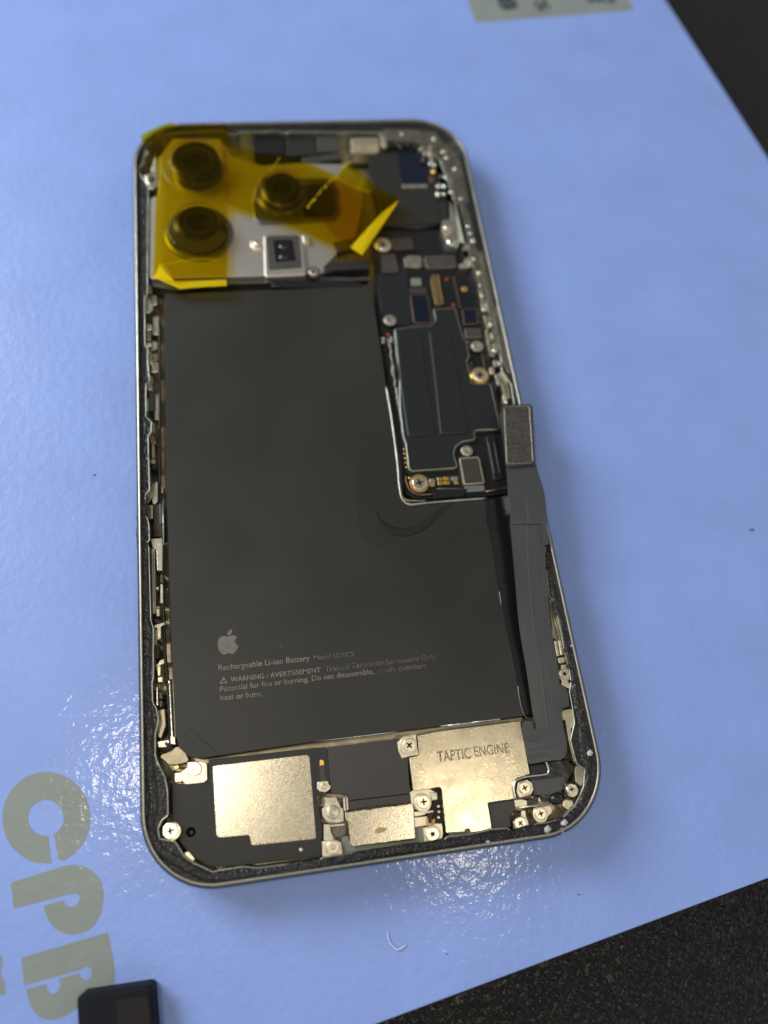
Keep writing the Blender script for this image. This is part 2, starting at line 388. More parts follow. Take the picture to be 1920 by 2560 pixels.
letter('printed_letter', [(75,1235),(250,1180),(440,1120),(480,1113),(520,1112),(560,1117),(600,1130),(638,1152),(665,1180),(690,1212),(705,1250),(714,1295),(715,1340),(708,1396),(695,1450),(671,1500),(640,1540),(602,1567),(560,1585),(520,1592),(480,1592),(444,1585),(410,1570),(378,1548),(350,1520),(333,1491),(320,1460),(303,1395),(440,1355),(446,1372),(455,1385),(467,1397),(480,1403),(495,1404),(510,1400),(527,1391),(540,1375),(549,1356),(552,1335),(547,1320),(535,1312),(518,1309),(500,1310),(95,1415)])
letter('printed_letter', [(145,1755),(745,1578),(758,1640),(770,1700),(785,1775),(793,1850),(792,1910),(785,1960),(750,2025),(700,2075),(610,2110),(520,2112),(480,2140),(440,2160),(405,2174),(370,2182),(335,2182),(300,2175),(268,2160),(240,2135),(220,2105),(205,2070),(190,2020),(178,1972),(322,1935),(324,1962),(330,1985),(345,1998),(365,2003),(385,1998),(400,1985),(410,1968),(412,1950),(408,1898),(550,1862),(555,1880),(565,1895),(580,1905),(595,1908),(612,1902),(625,1890),(633,1870),(635,1850),(628,1832),(615,1820),(597,1817),(580,1820),(555,1838),(168,1945)])
letter('printed_letter', [(-60,1700),(5,1735),(14,1760),(14,1820),(2,1850),(8,1880),(26,1905),(36,1960),(34,2005),(-60,2030)])
# printed grey panel with small dark writing at the far edge
panel = finish('printed_panel', prism_bm(rounded([P(1120,-150,ZP), P(1189,57,ZP), P(1586,26,ZP), P(1500,-150,ZP)], 1.2, 4), ZP, -0.5, 0), 'print', box)
def ptext(s, a, b, h=1.0, bold=0.02):
    text_mesh('lettering', s, P(*a, ZP + .02), P(*b, ZP + .02), 'printdark', panel, bold, h)
ptext('1388', (1200, -95), (1258, 27), 0.62, 0.05)
ptext('2815', (1290, -95), (1347, 29), 0.5, 0.03)
ptext('7', (1463, -6), (1474, 15), 1.6, 0.01)
ptext('/', (1472, 2), (1488, 16), 2.2, 0.01)

# specks and lint on the box
lt = tube('lint_tuft', [P(968, 2330, .15), P(973, 2352, .3), P(985, 2368, .25), P(996, 2374, .3), P(1015, 2362, .2)], 0, 0.09, 'lint', None)
tag(lt, 'white hooked lint fibre lying on the blue box below the phone', 'lint')
for (x, y, r, m, lab) in ((1880, 1324, .35, 'darkspeck', 'dark green speck on the blue box near the right edge of the picture'),
                       (1117, 2385, .12, 'darkspeck', 'tiny dark speck on the blue box right of the white lint'),
                       (1447, 2236, .12, 'darkspeck', 'tiny dark speck on the blue box between the phone and the black mat'),
                       (236, 1187, .22, 'darkspeck', 'small dark speck on the blue box left of the phone')):
    p = P(x, y, .1); tag(finish('dust_speck', blob(p, r*1.3, r*.7, .12, rough=.5), m), lab, 'speck', 'specks of dust on the blue box')

# black case in the lower left corner
CZ = 4.0
cs = thing('black_case', P(300, 2560, 0), 'blurred matte black case standing on the printed letters at the bottom left', 'case')
cl_ = [P(190, 2489, CZ), P(378, 2461, CZ)]
d = (P(386, 2560, CZ) - P(378, 2461, CZ)).normalized(); d2 = (P(191, 2560, CZ) - P(187, 2490, CZ)).normalized()
cl_ += [cl_[1] + d*70, cl_[0] + d*70]
finish('case_body', prism_bm(rounded(cl_, 0.9, 5), CZ, 0.03, 0.5, 3), 'case', cs)
q0 = P(290, 2500, CZ); q1 = P(379, 2488, CZ) - Vector((0.5, 0, 0))
finish('inset_panel', prism_bm(rounded([q0, q1, q1 + d*45, q0 + d*45], 0.6, 4), CZ + .12, CZ - .3, 0.05), 'casepanel', cs)

# ------------------------------------------------------------------ the opened phone
W, H, RC = 77.6, 160.7, 12.46
phone = thing('opened_smartphone', (W/2, H/2, 0), 'smartphone with its back removed showing dark battery, boards, screws and steel plates', 'smartphone')
def rr(ins, n=20):
    r = RC - ins; o = []
    for cx, cy, a in ((W-RC, H-RC, 0), (RC, H-RC, 90), (RC, RC, 180), (W-RC, RC, 270)):
        for k in range(n+1):
            t = math.radians(a + 90*k/n)
            o.append(Vector((cx + r*math.cos(t), cy + r*math.sin(t), 0)))
    return dedupe(o)
def ring_rows(rows, m, name, parent, smooth=True):
    bm = bmesh.new(); R_ = []
    for ins, z in rows: R_.append([bm.verts.new((p.x, p.y, z)) for p in rr(ins)])
    for A, B in zip(R_, R_[1:]):
        n = len(A)
        for k in range(n): bm.faces.new((A[k], A[(k+1) % n], B[(k+1) % n], B[k]))
    return finish(name, bm, m, parent, smooth)
ring_rows([(0.62, 7.80), (0.28, 7.62), (0.08, 7.0), (0, 5.8), (0, 3.2), (0.35, 1.2), (1.1, 0.35), (2.2, 0.12)], 'side', 'frame_band', phone)
ring_rows([(0.96, 6.6), (0.95, 7.76), (0.91, 7.84), (0.76, 7.87), (0.62, 7.80)], 'rim', 'frame_edge', phone)
finish('tray', prism_bm([Vector((p.x, p.y, 0)) for p in rr(2.0)], 1.9, 0.13, 0), 'tray', phone)

CONT = ('e 180,0 180,130 155,150 155,600 180,625 185,800 200,930 165,965 165,1260 215,1310 213,1400 185,1440 190,1640 200,1930 160,1980 160,2200 '
        'f 135,110 165,180 170,320 137,345 165,370 180,950 200,1010 200,1400 190,1450 195,1600 225,1650 240,1740 215,1850 215,2010 240,2130 '
        'g 170,330 240,480 262,600 265,790 215,830 182,900 195,985 325,1010 370,1080 400,1130 470,1180 640,1262 680,1250 890,1215 1000,1228 1530,1165 '
        'h 160,1315 420,1275 1080,1195 1250,1175 1290,1125 i 300,1522 520,1472 660,1462 705,1500 830,1520 950,1420 1060,1408 1200,1370 1330,1250 1420,1050 1430,880 1350,830 1290,600 1330,420 1310,280 1280,120 '
        'j 840,1490 820,1350 790,1260 750,1050 690,760 635,700 600,240 540,0 d 1290,1000 1180,420 t 1395,2192 1350,1900 1215,1700 1190,1400 1130,1100 1080,830 985,800 1000,600 960,450 930,200 900,20 '
        'b 1470,1000 1400,680 1350,520 1290,370 1190,220 1080,160 900,152 800,158 400,155 100,150 a 1530,205 1400,182 1050,190 1000,220 880,175 600,190 300,210 165,330 140,470 92,550 130,620 180,680 190,760 185,1100 183,1560')
ZL = 7.05
cont = dedupe(rounded(plane(CONT, ZL), 0.35, 3), 0.05)
# adhesive band between rim and opening
oring = [Vector((p.x, p.y, ZL)) for p in rr(0.95)]
sheet_with_holes('adhesive_bed', [oring, cont], 'glue', phone)
# raised, lumpy adhesive bead following the band
glue = bmesh.new()
def nearest_in(p):
    return min(((q - p).length, q) for q in [])
# opening wall
bm = bmesh.new()
top = [bm.verts.new((p.x, p.y, ZL - 0.01)) for p in cont]; bot = [bm.verts.new((p.x, p.y, 1.8)) for p in cont]
for i in range(len(top)): bm.faces.new((top[i-1], top[i], bot[i], bot[i-1]))
finish('opening_wall', bm, 'lip', phone)
finish('opening_lip', tube_bm([Vector((p.x, p.y, ZL - 0.02)) for p in cont], 0.10, closed=True, seg=8), 'lip', phone, True)

# lumpy adhesive remains
def glue_strip(spec, width, h, seed, dens=1.0, name='adhesive_residue'):
    random.seed(seed); lp = smooth_loop(plane(spec, ZL), 8, False); bm = bmesh.new(); n = len(lp); rows = []
    for i, p in enumerate(lp):
        t = (lp[min(n-1, i+1)] - lp[max(0, i-1)]).normalized(); s = Vector((-t.y, t.x, 0)); row = []
        m_ = 10
        for k in range(m_+1):
            f = k/m_*2 - 1; ww = width * (1 + .25*noise.noise(p*.6 + Vector((seed, f > 0, 0))))
            q = p + s * (f*ww/2); edge = max(0, 1 - abs(f)**3)
            z = ZL - .03 + edge*h*(.35 + .9*abs(noise.noise(q*1.3 + Vector((0, 0, seed)))) + .8*abs(noise.noise(q*3.1)))
            if k in (0, m_): z = ZL - .08
            row.append(bm.verts.new((q.x, q.y, z)))
        rows.append(row)
    for A, B in zip(rows, rows[1:]):
        for k in range(len(A)-1): bm.faces.new((A[k], A[k+1], B[k+1], B[k]))
    return finish(name, bm, 'glue', phone, True)
glue_strip('f 115,0 110,250 125,500 130,800 150,1100 140,1400 140,1650 165,1800 160,2000 165,2212', 1.9, .28, 3)
glue_strip('g 110,320 130,500 150,700 120,850 130,950 200,1080 300,1150 450,1230 600,1300 900,1290 1300,1230 1600,1180 h 500,1300 900,1240 1300,1190 1500,1150', 1.6, .35, 5)
glue_strip('i 400,1560 700,1540 900,1500 1150,1450 1330,1340 1450,1150 1490,950 1460,800 1430,600 1420,450 1390,300 1360,150 1340,0', 2.1, .45, 9)
glue_strip('j 900,1600 880,1450 840,1300 800,1150 770,950 720,800 680,600 640,420 625,300', 1.8, .35, 12)
glue_strip('e 130,2200 140,1800 130,1500 150,1350 120,1100 130,800 115,500 120,200', 1.5, .12, 14)

# ---- battery
ZB = 6.1
bspec = 'p 412,735 600,728 760,722 928,711 970,1000 994,1141 1003,1262 1215,1249 j 60,0 110,250 175,650 235,950 300,1270 360,1560 400,1790 i 840,352 0,452 h 0,278 g 520,318 490,312 430,300 p 447,1868 439,1835 431,1661 418,1250'
bl = rounded(plane(bspec, ZB), 0.5, 3)
batt = finish('battery', prism_bm(bl, ZB, 2.0, 0.6, 4), 'battery', phone)
pad = slab('adhesive_pad', 'p 915,1128 1000,1126 1010,1265 1120,1258 1146,1285 1140,1345 1110,1368 950,1371 905,1350 888,1300 885,1160', ZB + .025, ZB - .1, 'batterypad', batt, 1.6, 0.02)
def ridge(spec, z, wd, hgt, m, parent, name):
    lp = smooth_loop(plane(spec, z), 8, False); rad = [wd*max(.02, math.sin(math.pi*i/(len(lp)-1))**.6) for i in range(len(lp))]
    return finish(name, tube_bm(lp, rad, flat=hgt/wd), m, parent, True)
ridge('s 212,470 235,540 290,585 370,605 450,590 520,545 590,480 680,435', ZB + .02, .9, .12, 'battdark', batt, 'wrap_dark_arc')  # arc of dark reflection in the wrap, painted by the darker material
ridge('d 0,1310 60,1350 160,1375 420,1345 620,1310 730,1240', ZB + .0, .08, .02, 'battery', batt, 'wrap_crease')
ridge('l 1280,670 1310,580 1370,510 1460,485 1560,510 1640,580', ZB, .12, .03, 'battery', batt, 'surface_scratch')
ridge('l 0,1 1,2' if False else 'p 470,1815 500,1845 540,1880', ZB, .10, .03, 'wrap', batt, 'wrap_crease')
# right hand side foil falling away from the top
fl = pts('p 1217,1250 j 60,0 110,250 175,650 235,950 300,1270 360,1560 400,1790'); fr_ = pts('d 1100,935 j 235,0 280,250 325,600 355,950 400,1270 450,1560 500,1830')
bm = bmesh.new(); rows = []
for (a, b) in zip(fl, fr_):
    pa = P(*a, ZB - .12) + Vector((-.2, 0, 0)); pb = P(*b, 4.0) + Vector((2.6, 0, 0)); rows.append([bm.verts.new(pa.lerp(pb, f) + Vector((0, 0, .5*math.sin(f*math.pi) + .25*noise.noise(pa*.15 + Vector((f*2, 0, 0)))))) for f in (0, .15, .3, .5, .7, .85, 1)] + [bm.verts.new((pb.x + .1, pb.y, 2.0))])
for A, B in zip(rows, rows[1:]):
    for k in range(len(A)-1): bm.faces.new((A[k], A[k+1], B[k+1], B[k]))
finish('side_foil', bm, 'wrap', batt, True)
tube('foil_crease', 'j 178,660 186,720 195,780', ZB - .02, 0.06, 'lip', batt)  # pale metal on this and the next stretch paints the crease's glint
tube('foil_crease', 'j 350,1530 356,1600 375,1700 405,1790 435,1830', ZB - .02, 0.05, 'lip', batt)
tube('foil_crease', 'j 195,780 215,900 250,1040 290,1230 320,1380 350,1530', ZB - .02, 0.05, 'wrap', batt)
# writing
ZT = ZB + .03
def bt(s, a, b, m='ink', h=1.0, bold=0.0):
    return text_mesh('lettering', s, P(*px_of('l', *a), ZT), P(*px_of('l', *b), ZT), m, batt, bold, h)
bt('Rechargeable Li-ion Battery', (120, 354), (712, 289), 'ink', 1.0, .004)
bt('Model 1020CS', (740, 287), (1000, 259), 'inkweak', 1.0, .004)
bt('WARNING / AVERTISSEMENT', (198, 428), (783, 363), 'ink', 1.0, .005)
bt('Trained Technician', (812, 361), (1195, 316), 'inkweak', 1.0, .004)
bt('Serviceable Only.', (1208, 315), (1535, 276), 'inkweak', 1.0)
bt('Potential for fire or burning. Do not disassemble,', (130, 491), (1128, 374), 'ink', 1.0, .003)
bt('crush, puncture,', (1155, 371), (1480, 334), 'inkweak', 1.0)
bt('heat or burn.', (133, 547), (402, 519), 'ink', 1.0, .004)
tri = plane('l 127,438 153,394 179,434', ZT); tri2 = offset(tri, .16)
sheet_with_holes('warning_triangle', [tri, tri2], 'ink', batt)
tube('warning_mark', [P(*px_of('l', 153, 408), ZT), P(*px_of('l', 153.5, 421), ZT)], 0, .06, 'ink', batt, False)
leaf = smooth_loop(plane('l 178,126 179,108 190,93 207,87 208,102 199,117 186,125', ZT), 4)
body = smooth_loop(plane('l 180,133 200,126 222,126 240,138 230,152 228,170 236,186 248,193 241,215 225,238 208,247 190,241 172,245 155,252 138,244 122,218 115,190 118,158 132,138 155,130', ZT), 4)
for lp, nm in ((leaf, 'mark_leaf'), (body, 'mark_body')):
    bm = bmesh.new(); bm.faces.new([bm.verts.new(p) for p in dedupe(lp)]); finish(nm, bm, 'inkmark', batt)
# retaining strips along the lower edge of the battery
for k, s in (('g', '690,262 1190,212'), ('h', '50,268 835,178'), ('h', '1235,128 1659,80')):
    tube('retaining_strip', k + ' ' + s, ZB - .25, .18, 'nickel', phone, False)
tube('retaining_strip', 'i 0,452 560,388 600,386', ZB - .25, .18, 'nickel', phone, False)

# ---- screws
def screw_mesh(kind):
    bm = bmesh.new(); n = 40
    def cross(r, w):
        o = []
        for k in range(4):
            a = k*math.pi/2; c, s = math.cos(a), math.sin(a)
            for x, y in ((w, -w), (r, -w*.75), (r, w*.75)):
                o.append(Vector((x*c - y*s, x*s + y*c, 0)))
        return o
    def star(r, nn, d):
        return [Vector(((r*(1 + d*math.cos(nn*a)))*math.cos(a), (r*(1 + d*math.cos(nn*a)))*math.sin(a), 0)) for a in (2*math.pi*k/30 for k in range(30))]
    hole = cross(.50, .13) if kind == 'cross' else star(.34, 5, .22) if kind == 'star' else star(.30, 3, 0.05)
    circ = [Vector((.86*math.cos(2*math.pi*k/n), .86*math.sin(2*math.pi*k/n), 0)) for k in range(n)]
    es = []; vo = [bm.verts.new(p) for p in circ]; vh = [bm.verts.new(p) for p in hole]
    es += [bm.edges.new((vo[i-1], vo[i])) for i in range(n)]; es += [bm.edges.new((vh[i-1], vh[i])) for i in range(len(vh))]
    bmesh.ops.triangle_fill(bm, edges=es, use_beauty=True)
    prev = vo
    for r, z in ((.95, -.04), (1.0, -.12), (1.0, -.5)):
        cur = [bm.verts.new((r*math.cos(2*math.pi*k/n), r*math.sin(2*math.pi*k/n), z)) for k in range(n)]
        for k in range(n): bm.faces.new((prev[k], prev[(k+1) % n], cur[(k+1) % n], cur[k]))
        prev = cur
    hd = [bm.verts.new((p.x*.8, p.y*.8, -.38)) for p in hole]; m_ = len(hole)
    fs = [bm.faces.new((vh[k], vh[(k+1) % m_], hd[(k+1) % m_], hd[k])) for k in range(m_)] + [bm.faces.new(hd)]
    for f in fs: f.material_index = 1
    for v_ in bm.verts: v_.co *= S
    bmesh.ops.recalc_face_normals(bm, faces=bm.faces)
    me = bpy.data.meshes.new('screw_' + kind); bm.to_mesh(me); bm.free()
    me.materials.append(M['screw']); me.materials.append(M['recess']); return me
SM = {k: screw_mesh(k) for k in ('cross', 'star', 'round')}
def screw(k, x, y, r, z, kind='cross', ang=0, m=None, tilt=(0, 0), washer=None, wm='cream'):
    c = P(*px_of(k, x, y), z); R_ = mmr(k, x, y, r, z)
    o = bpy.data.objects.new('screw', SM[kind]); place(o, phone)
    o.location = c * S - phone.location; o.scale = (R_, R_, R_); o.rotation_euler = (tilt[0], tilt[1], math.radians(ang))
    if washer:
        c2 = P(*px_of(k, x + washer[0], y + washer[1]), z - .15); wr = R_*washer[2]
        lathe('washer', Vector((c2.x, c2.y, 0)), [(wr*.5, z - .12), (wr*.94, z - .12), (wr, z - .2), (wr, z - .9)], wm, phone)
    return o
def boss(k, x, y, r, z, m='boss', ring=None, name='standoff'):
    c = P(*px_of(k, x, y), z); R_ = mmr(k, x, y, r, z); c0 = Vector((c.x, c.y, 0))
    b = lathe(name, c0, [(0, z - .5), (R_*.32, z - .5), (R_*.36, z - .05), (R_*.45, z), (R_*.62, z - .02), (R_*.68, z - .10), (R_*.85, z - .10), (R_*.93, z - .16), (R_*.96, z - .7)], m, phone)
    if ring: lathe('plated_ring', c0, [(R_*.9, z - .3), (R_*1.14, z - .3), (R_*1.2, z - .38), (R_*1.2, z - .8)], ring, b)
    return b

# ---- bottom left: speaker module
ZS = 6.0
spk = slab('speaker_module', 'g 300,525 300,840 345,870 368,950 360,1010 440,1110 600,1212 690,1225 1540,1132 1545,860 1500,640 1470,232 600,328 596,500 400,530', ZS, 2.0, 'black', phone, .3, .12)
slab('speaker_plate', 'g 636,383 1418,289 1438,305 1494,985 960,1040 941,953 690,974 668,955', ZS + .07, ZS - .05, 'steel', spk, .35, .03)
c = P(*px_of('g', 455, 930), ZS); r_ = mmr('g', 455, 930, 40, ZS)
lathe('vent_hole', Vector((c.x, c.y, 0)), [(r_*1.02, ZS + .015), (r_*.95, ZS + .02), (r_*.8, ZS + .01), (r_*.0, ZS + .006)], 'hole', spk)  # disc lying on the surface, the hole's shade painted in its colour
lathe('vent_hole', Vector((c.x + .12, c.y - .08, 0)), [(r_*.38, ZS + .02), (r_*.3, ZS + .05), (0, ZS + .055)], 'black', spk)
c = P(*px_of('g', 1370, 1077), ZS); finish('contact_pin', blob(Vector((c.x, c.y, ZS)), .34, .34, .15), 'cream', spk, True)
tube('module_seam', 'g 640,1262 1000,1210 1540,1140', ZS - .6, .08, 'black', spk, False)
slab('gasket', 'g 690,1240 880,1212 885,1225 695,1250', 6.3, 3, 'cream', phone, .05, .03)
slab('bracket', 'g 430,352 470,345 540,345 588,360 592,495 560,520 410,535 380,500 380,430 425,400', ZS + .25, 4, 'cream', phone, .3, .08)
slab('spring_contact', 'g 320,440 385,430 395,470 380,512 320,518', ZS - .1, 3, 'cream', phone, .15, .1)
slab('spring_contact', 'g 318,382 352,376 356,400 322,405', ZS + .1, 3, 'gold', phone, .1, .06)
slab('spring_contact', 'g 290,420 318,415 320,500 292,505', ZS - .6, 3, 'black', phone, .1, .06)
screw('g', 485, 405, 58, ZS + .55, 'cross', 20)
screw('g', 284, 920, 68, ZS + .85, 'cross', 10, washer=(14, 4, 1.08))
slab('metal_tab', 'g 190,300 345,215 400,250 440,330 420,352 330,372 270,372 225,330', 5.2, 2, 'tray', phone, .3, .1)
slab('metal_tab', 'g 395,1100 440,1090 490,1150 470,1185 420,1150', 6.4, 3, 'cream', phone, .2, .1)
# ---- bottom middle
slab('module_bridge', 'h 80,325 210,318 238,640 212,740 120,760 60,700', ZS - .02, 2.5, 'black', phone, .1, .06)
slab('slot_strip', 'h 140,440 160,428 180,440 192,560 212,620 170,640 142,600', ZS + .06, ZS - .2, 'brownchip', phone, .12, .04)
slab('slot_strip', 'h 140,440 160,428 178,442 182,478 142,485', ZS + .10, ZS - .2, 'gold', phone, .1, .04)
slab('bracket', 'h 125,628 215,622 222,650 242,665 238,690 215,712 190,725 140,715 115,690 118,650', ZS + .25, 4, 'cream', phone, .15, .08)
boss('h', 178, 668, 34, ZS + .42, 'cream')
slab('flex_cover', 'h 212,318 835,243 880,250 880,350 935,395 950,660 968,715 945,735 402,797 395,742 246,742', ZS + .02, 2.5, 'flexbrown', phone, .12, .06)
slab('flex_cover', 'h 405,803 940,742 965,750 962,800 930,812 410,880 400,860', ZS - .1, 2.5, 'flexbrown', phone, .1, .05)
for s in ('h 350,775 370,770 380,905 358,880', 'h 378,772 395,768 402,880 385,885'):
    slab('side_clip', s, ZS + .1, 3, 'boss', phone, .05, .03)
slab('base_frame', 'h 340,1125 395,1115 432,1215 1000,1150 990,1040 1090,1030 1095,1195 420,1282 345,1295', ZS - .5, 2.5, 'greenframe', phone, .1, .05)
pl = slab('connector_shield', 'h 368,905 505,888 520,878 585,880 760,852 830,848 965,828 985,848 1002,1140 440,1212 418,1195 396,985 372,965', ZS + .1, 3, 'steel', phone, .25, .06)
for q in ((515, 884), (590, 878), (765, 853), (832, 846)):
    rect('shield_notch', 'h', q[0] - 10, q[1] - 9, q[0] + 10, q[1] + 5, ZS + .14, ZS - .2, 'recess', pl, .04, .02)
st = plane('h 640,1065 680,1042 740,1045 745,1065 700,1088 650,1095', ZS + .115)
bm = bmesh.new(); bm.faces.new([bm.verts.new(p) for p in smooth_loop(st, 4)]); finish('brown_stain', bm, 'stain', pl)
slab('bracket', 'h 190,772 290,765 330,860 355,870 360,985 300,1000 200,985 165,940 160,880 185,860', ZS + .2, 3, 'boss', phone, .3, .08)
boss('h', 265, 905, 66, ZS + .75, 'boss')
slab('bracket', 'h 178,1010 232,1012 245,1090 275,1150 250,1170 178,1160', ZS - .05, 3, 'boss', phone, .15, .05)
slab('mesh_filter', 'h 245,1035 360,1022 368,1110 290,1130 262,1110', ZS - .6, 3, 'stiff', phone, .1, .03)
slab('metal_bar', 'h 225,1018 365,1005 366,1022 228,1035', ZS - .1, 3, 'boss', phone, .05, .03)
slab('bracket', 'h 162,1165 290,1150 335,1175 348,1290 165,1320', ZS + .1, 3, 'cream', phone, .3, .08)
screw('h', 262, 1220, 60, ZS + .5, 'star', 10, washer=(0, 2, 1.15))
slab('bracket', 'h 842,275 900,215 1008,198 1015,250 1035,390 950,400 880,420 850,350', ZS + .1, 3, 'cream', phone, .2, .08)
screw('h', 950, 300, 62, ZS + .9, 'cross', 40, washer=(-10, 0, 1.28))
# taptic engine
tp = slab('vibration_motor', 'h 1022,212 i 0,503 790,405 838,640 888,928 810,955 760,968 730,1010 745,1172 472,1212 515,1478 305,1508 290,1470 250,1470 245,1500 78,1510 h 1280,1090 1240,695 1222,678 985,714 945,412 1036,390', ZS + .45, 2.2, 'taptic', phone, .2, .09)
text_mesh('lettering', 'TAPTIC', P(*px_of('h', 1208, 452), ZS + .49), P(*px_of('h', 1510, 416), ZS + .49), 'engrave', tp, .015, 1.4)
text_mesh('lettering', 'ENGINE', P(*px_of('i', 345, 756), ZS + .49), P(*px_of('i', 686, 716), ZS + .49), 'engrave', tp, .005, 1.35)
slab('shim_plate', 'i 478,1215 738,1180 750,1255 690,1335 700,1450 515,1470', ZS + .1, 2.5, 'flexbrown', phone, .15, .05)
slab('side_flange', 'i 80,1512 245,1498 250,1475 285,1475 300,1512 520,1480 660,1466 690,1490 500,1500 300,1530 100,1545', ZS - .2, 3, 'greenframe', phone, .1, .05)
# right of middle screws and clip
slab('inner_recess', 'h 985,720 1222,682 1240,700 1285,1100 1250,1180 1100,1160 1000,1140', 4.2, 2, 'black', phone, .1, .05)
slab('bracket', 'h 950,720 1000,700 1130,690 1200,730 1205,790 1150,800 1130,880 1000,880 970,830', ZS - .1, 3, 'cream', phone, .2, .08)
slab('bracket', 'h 1130,725 1190,725 1200,790 1150,795', ZS + .1, 3, 'boss', phone, .15, .08)
screw('h', 1078, 810, 60, ZS + .9, 'cross', 0, washer=(-6, 8, 1.3))
slab('bracket', 'h 988,900 1090,890 1100,925 995,945', ZS + .3, 3, 'cream', phone, .12, .1)
slab('bracket', 'h 990,950 1110,938 1120,1020 1000,1040', ZS - .3, 3, 'cream', phone, .15, .06)
slab('orange_tab', 'h 1098,960 1120,950 1150,975 1182,955 1182,1015 1125,1025 1100,1010', ZS - .1, 3, 'orange', phone, .12, .04)
slab('clip', 'h 1110,915 1160,905 1150,1000 1128,1005', ZS + .35, 3, 'recess', phone, .1, .06)
slab('clip', 'h 1085,895 1165,885 1170,905 1090,915', ZS + .5, 3, 'boss', phone, .1, .06)
slab('bracket', 'h 1072,1045 1120,1030 1190,1005 1245,1005 1255,1090 1240,1180 1190,1190 1185,1170 1120,1185 1090,1200', ZS + .0, 3, 'cream', phone, .15, .08)
screw('h', 1160, 1100, 62, ZS + .5, 'star', 30, washer=(0, 0, 1.15))
for q in ((1215, 850), (1220, 900), (1215, 950)):
    rect('contact_pad', 'h', q[0]-14, q[1]-12, q[0]+10, q[1]+12, 4.4, 4, 'boss', phone, .08, .04)
# ---- bottom right
slab('foil_shield', 'i 875,840 1055,808 1200,790 1250,790 1320,850 1300,940 1240,1020 1230,1170 1200,1220 1100,1200 920,1130 890,960', ZS - .2, 2.5, 'wrap', phone, .3, .15)
slab('dark_pad', 'i 880,850 1045,820 1058,910 895,940', ZS - .05, 3, 'black', phone, .1, .05)
tube('wire_loop', 'i 748,1175 730,1090 740,1010 790,968 900,948 1040,930 1070,905 1068,870 1050,812', ZS + .75, .17, 'nickel', phone)
slab('bracket', 'i 770,1010 860,985 905,1010 925,1080 900,1130 780,1165 755,1100', ZS + .55, 3, 'cream', phone, .3, .08)
screw('i', 838, 1066, 58, ZS + .95, 'cross', 20)
slab('flex_tab', 'i 900,985 1230,950 1240,1075 1100,1130 930,1135', ZS + .1, 3, 'flex', phone, .15, .08)
slab('spring_contact', 'i 732,1185 800,1175 860,1190 862,1240 745,1255', ZS + .2, 3, 'cream', phone, .1, .08)
slab('spring_contact', 'i 970,1165 985,1160 995,1200 975,1205', ZS + .2, 3, 'cream', phone, .08, .05)
slab('dark_block', 'i 865,1180 965,1170 970,1215 870,1225', ZS + .1, 3, 'flexbrown', phone, .1, .05)
tube('metal_bar', 'i 780,1262 950,1240 1095,1218', ZS + .25, .16, 'boss', phone, False)
p0 = P(*px_of('i', 1150, 1170), ZS - .3)
finish('black_grommet', blob(Vector((p0.x, p0.y, ZS - .2)), 1.5, 1.0, .9), 'wrap', phone, True)
slab('bracket', 'i 925,1262 990,1245 1090,1240 1110,1300 1070,1350 1000,1400 930,1360 915,1310', ZS + .1, 3, 'cream', phone, .4, .08)
screw('i', 995, 1320, 58, ZS + .65, 'cross', 15, washer=(-2, 10, 1.28))
slab('bracket', 'i 800,1290 845,1285 850,1350 880,1410 865,1480 790,1505 730,1470 720,1400 760,1350 805,1345', ZS + .0, 3, 'cream', phone, .4, .08)
screw('i', 795, 1415, 60, ZS + .5, 'cross', 45, washer=(8, 10, 1.2))
screw('i', 1300, 1080, 54, 7.6, 'cross', 10, tilt=(0, .35), washer=(4, 10, 1.1))
slab('bracket', 'i 1215,1190 1250,1180 1310,1190 1320,1240 1260,1280 1215,1250', ZS + .2, 3, 'cream', phone, .2, .1)
slab('inner_wall_patch', 'i 1345,840 1420,870 1432,960 1400,1060 1340,1010 1330,900', 6.75, 3, 'tray', phone, .3, .1)
slab('inner_wall_patch', 'i 1215,1340 1290,1260 1330,1240 1300,1310 1250,1365', 6.7, 3, 'tray', phone, .2, .1)
slab('inner_wall_patch', 'i 1290,330 1325,360 1325,450 1290,480 1300,640 1345,830 1320,800 1270,600 1240,400 1210,390 1205,310', 6.3, 3, 'tray', phone, .2, .1)
slab('dark_wedge', 'i 1215,385 1250,400 1290,620 1315,770 1270,790 1215,780 1250,700 1258,600', 4.4, 2.5, 'wrap', phone, .3, .05)
# right rail: antenna springs and screw (seen right of the cable)
slab('rail_strip', 'j 640,720 680,750 735,1000 770,1110 720,1115 660,1080 665,980 645,800', 6.2, 3, 'tray', phone, .2, .1)
tube('rail_edge', 'j 645,790 690,940 735,1105', 6.5, .14, 'lip', phone, False)
for s in ('j 680,1112 712,1108 735,1250 708,1258', 'j 718,1108 748,1104 775,1240 742,1250'):
    slab('spring_rod', s, 6.7, 4, 'cream', phone, .2, .18)
for s in ('j 715,1270 775,1260 790,1310 730,1325',):
    slab('spring_rod', s, 6.3, 4, 'cream', phone, .2, .1)
slab('bracket', 'j 745,1335 795,1330 800,1370 845,1400 840,1460 800,1490 845,1520 830,1560 790,1540 750,1520 755,1480 720,1440 722,1390 748,1370', 6.5, 3, 'cream', phone, .3, .08)
screw('j', 780, 1418, 48, 6.95, 'star', 0)
slab('inner_wall_patch', 'j 748,1760 800,1745 860,1740 868,1790 850,1850 840,1930 810,1840 760,1830', 6.2, 3, 'tray', phone, .3, .1)
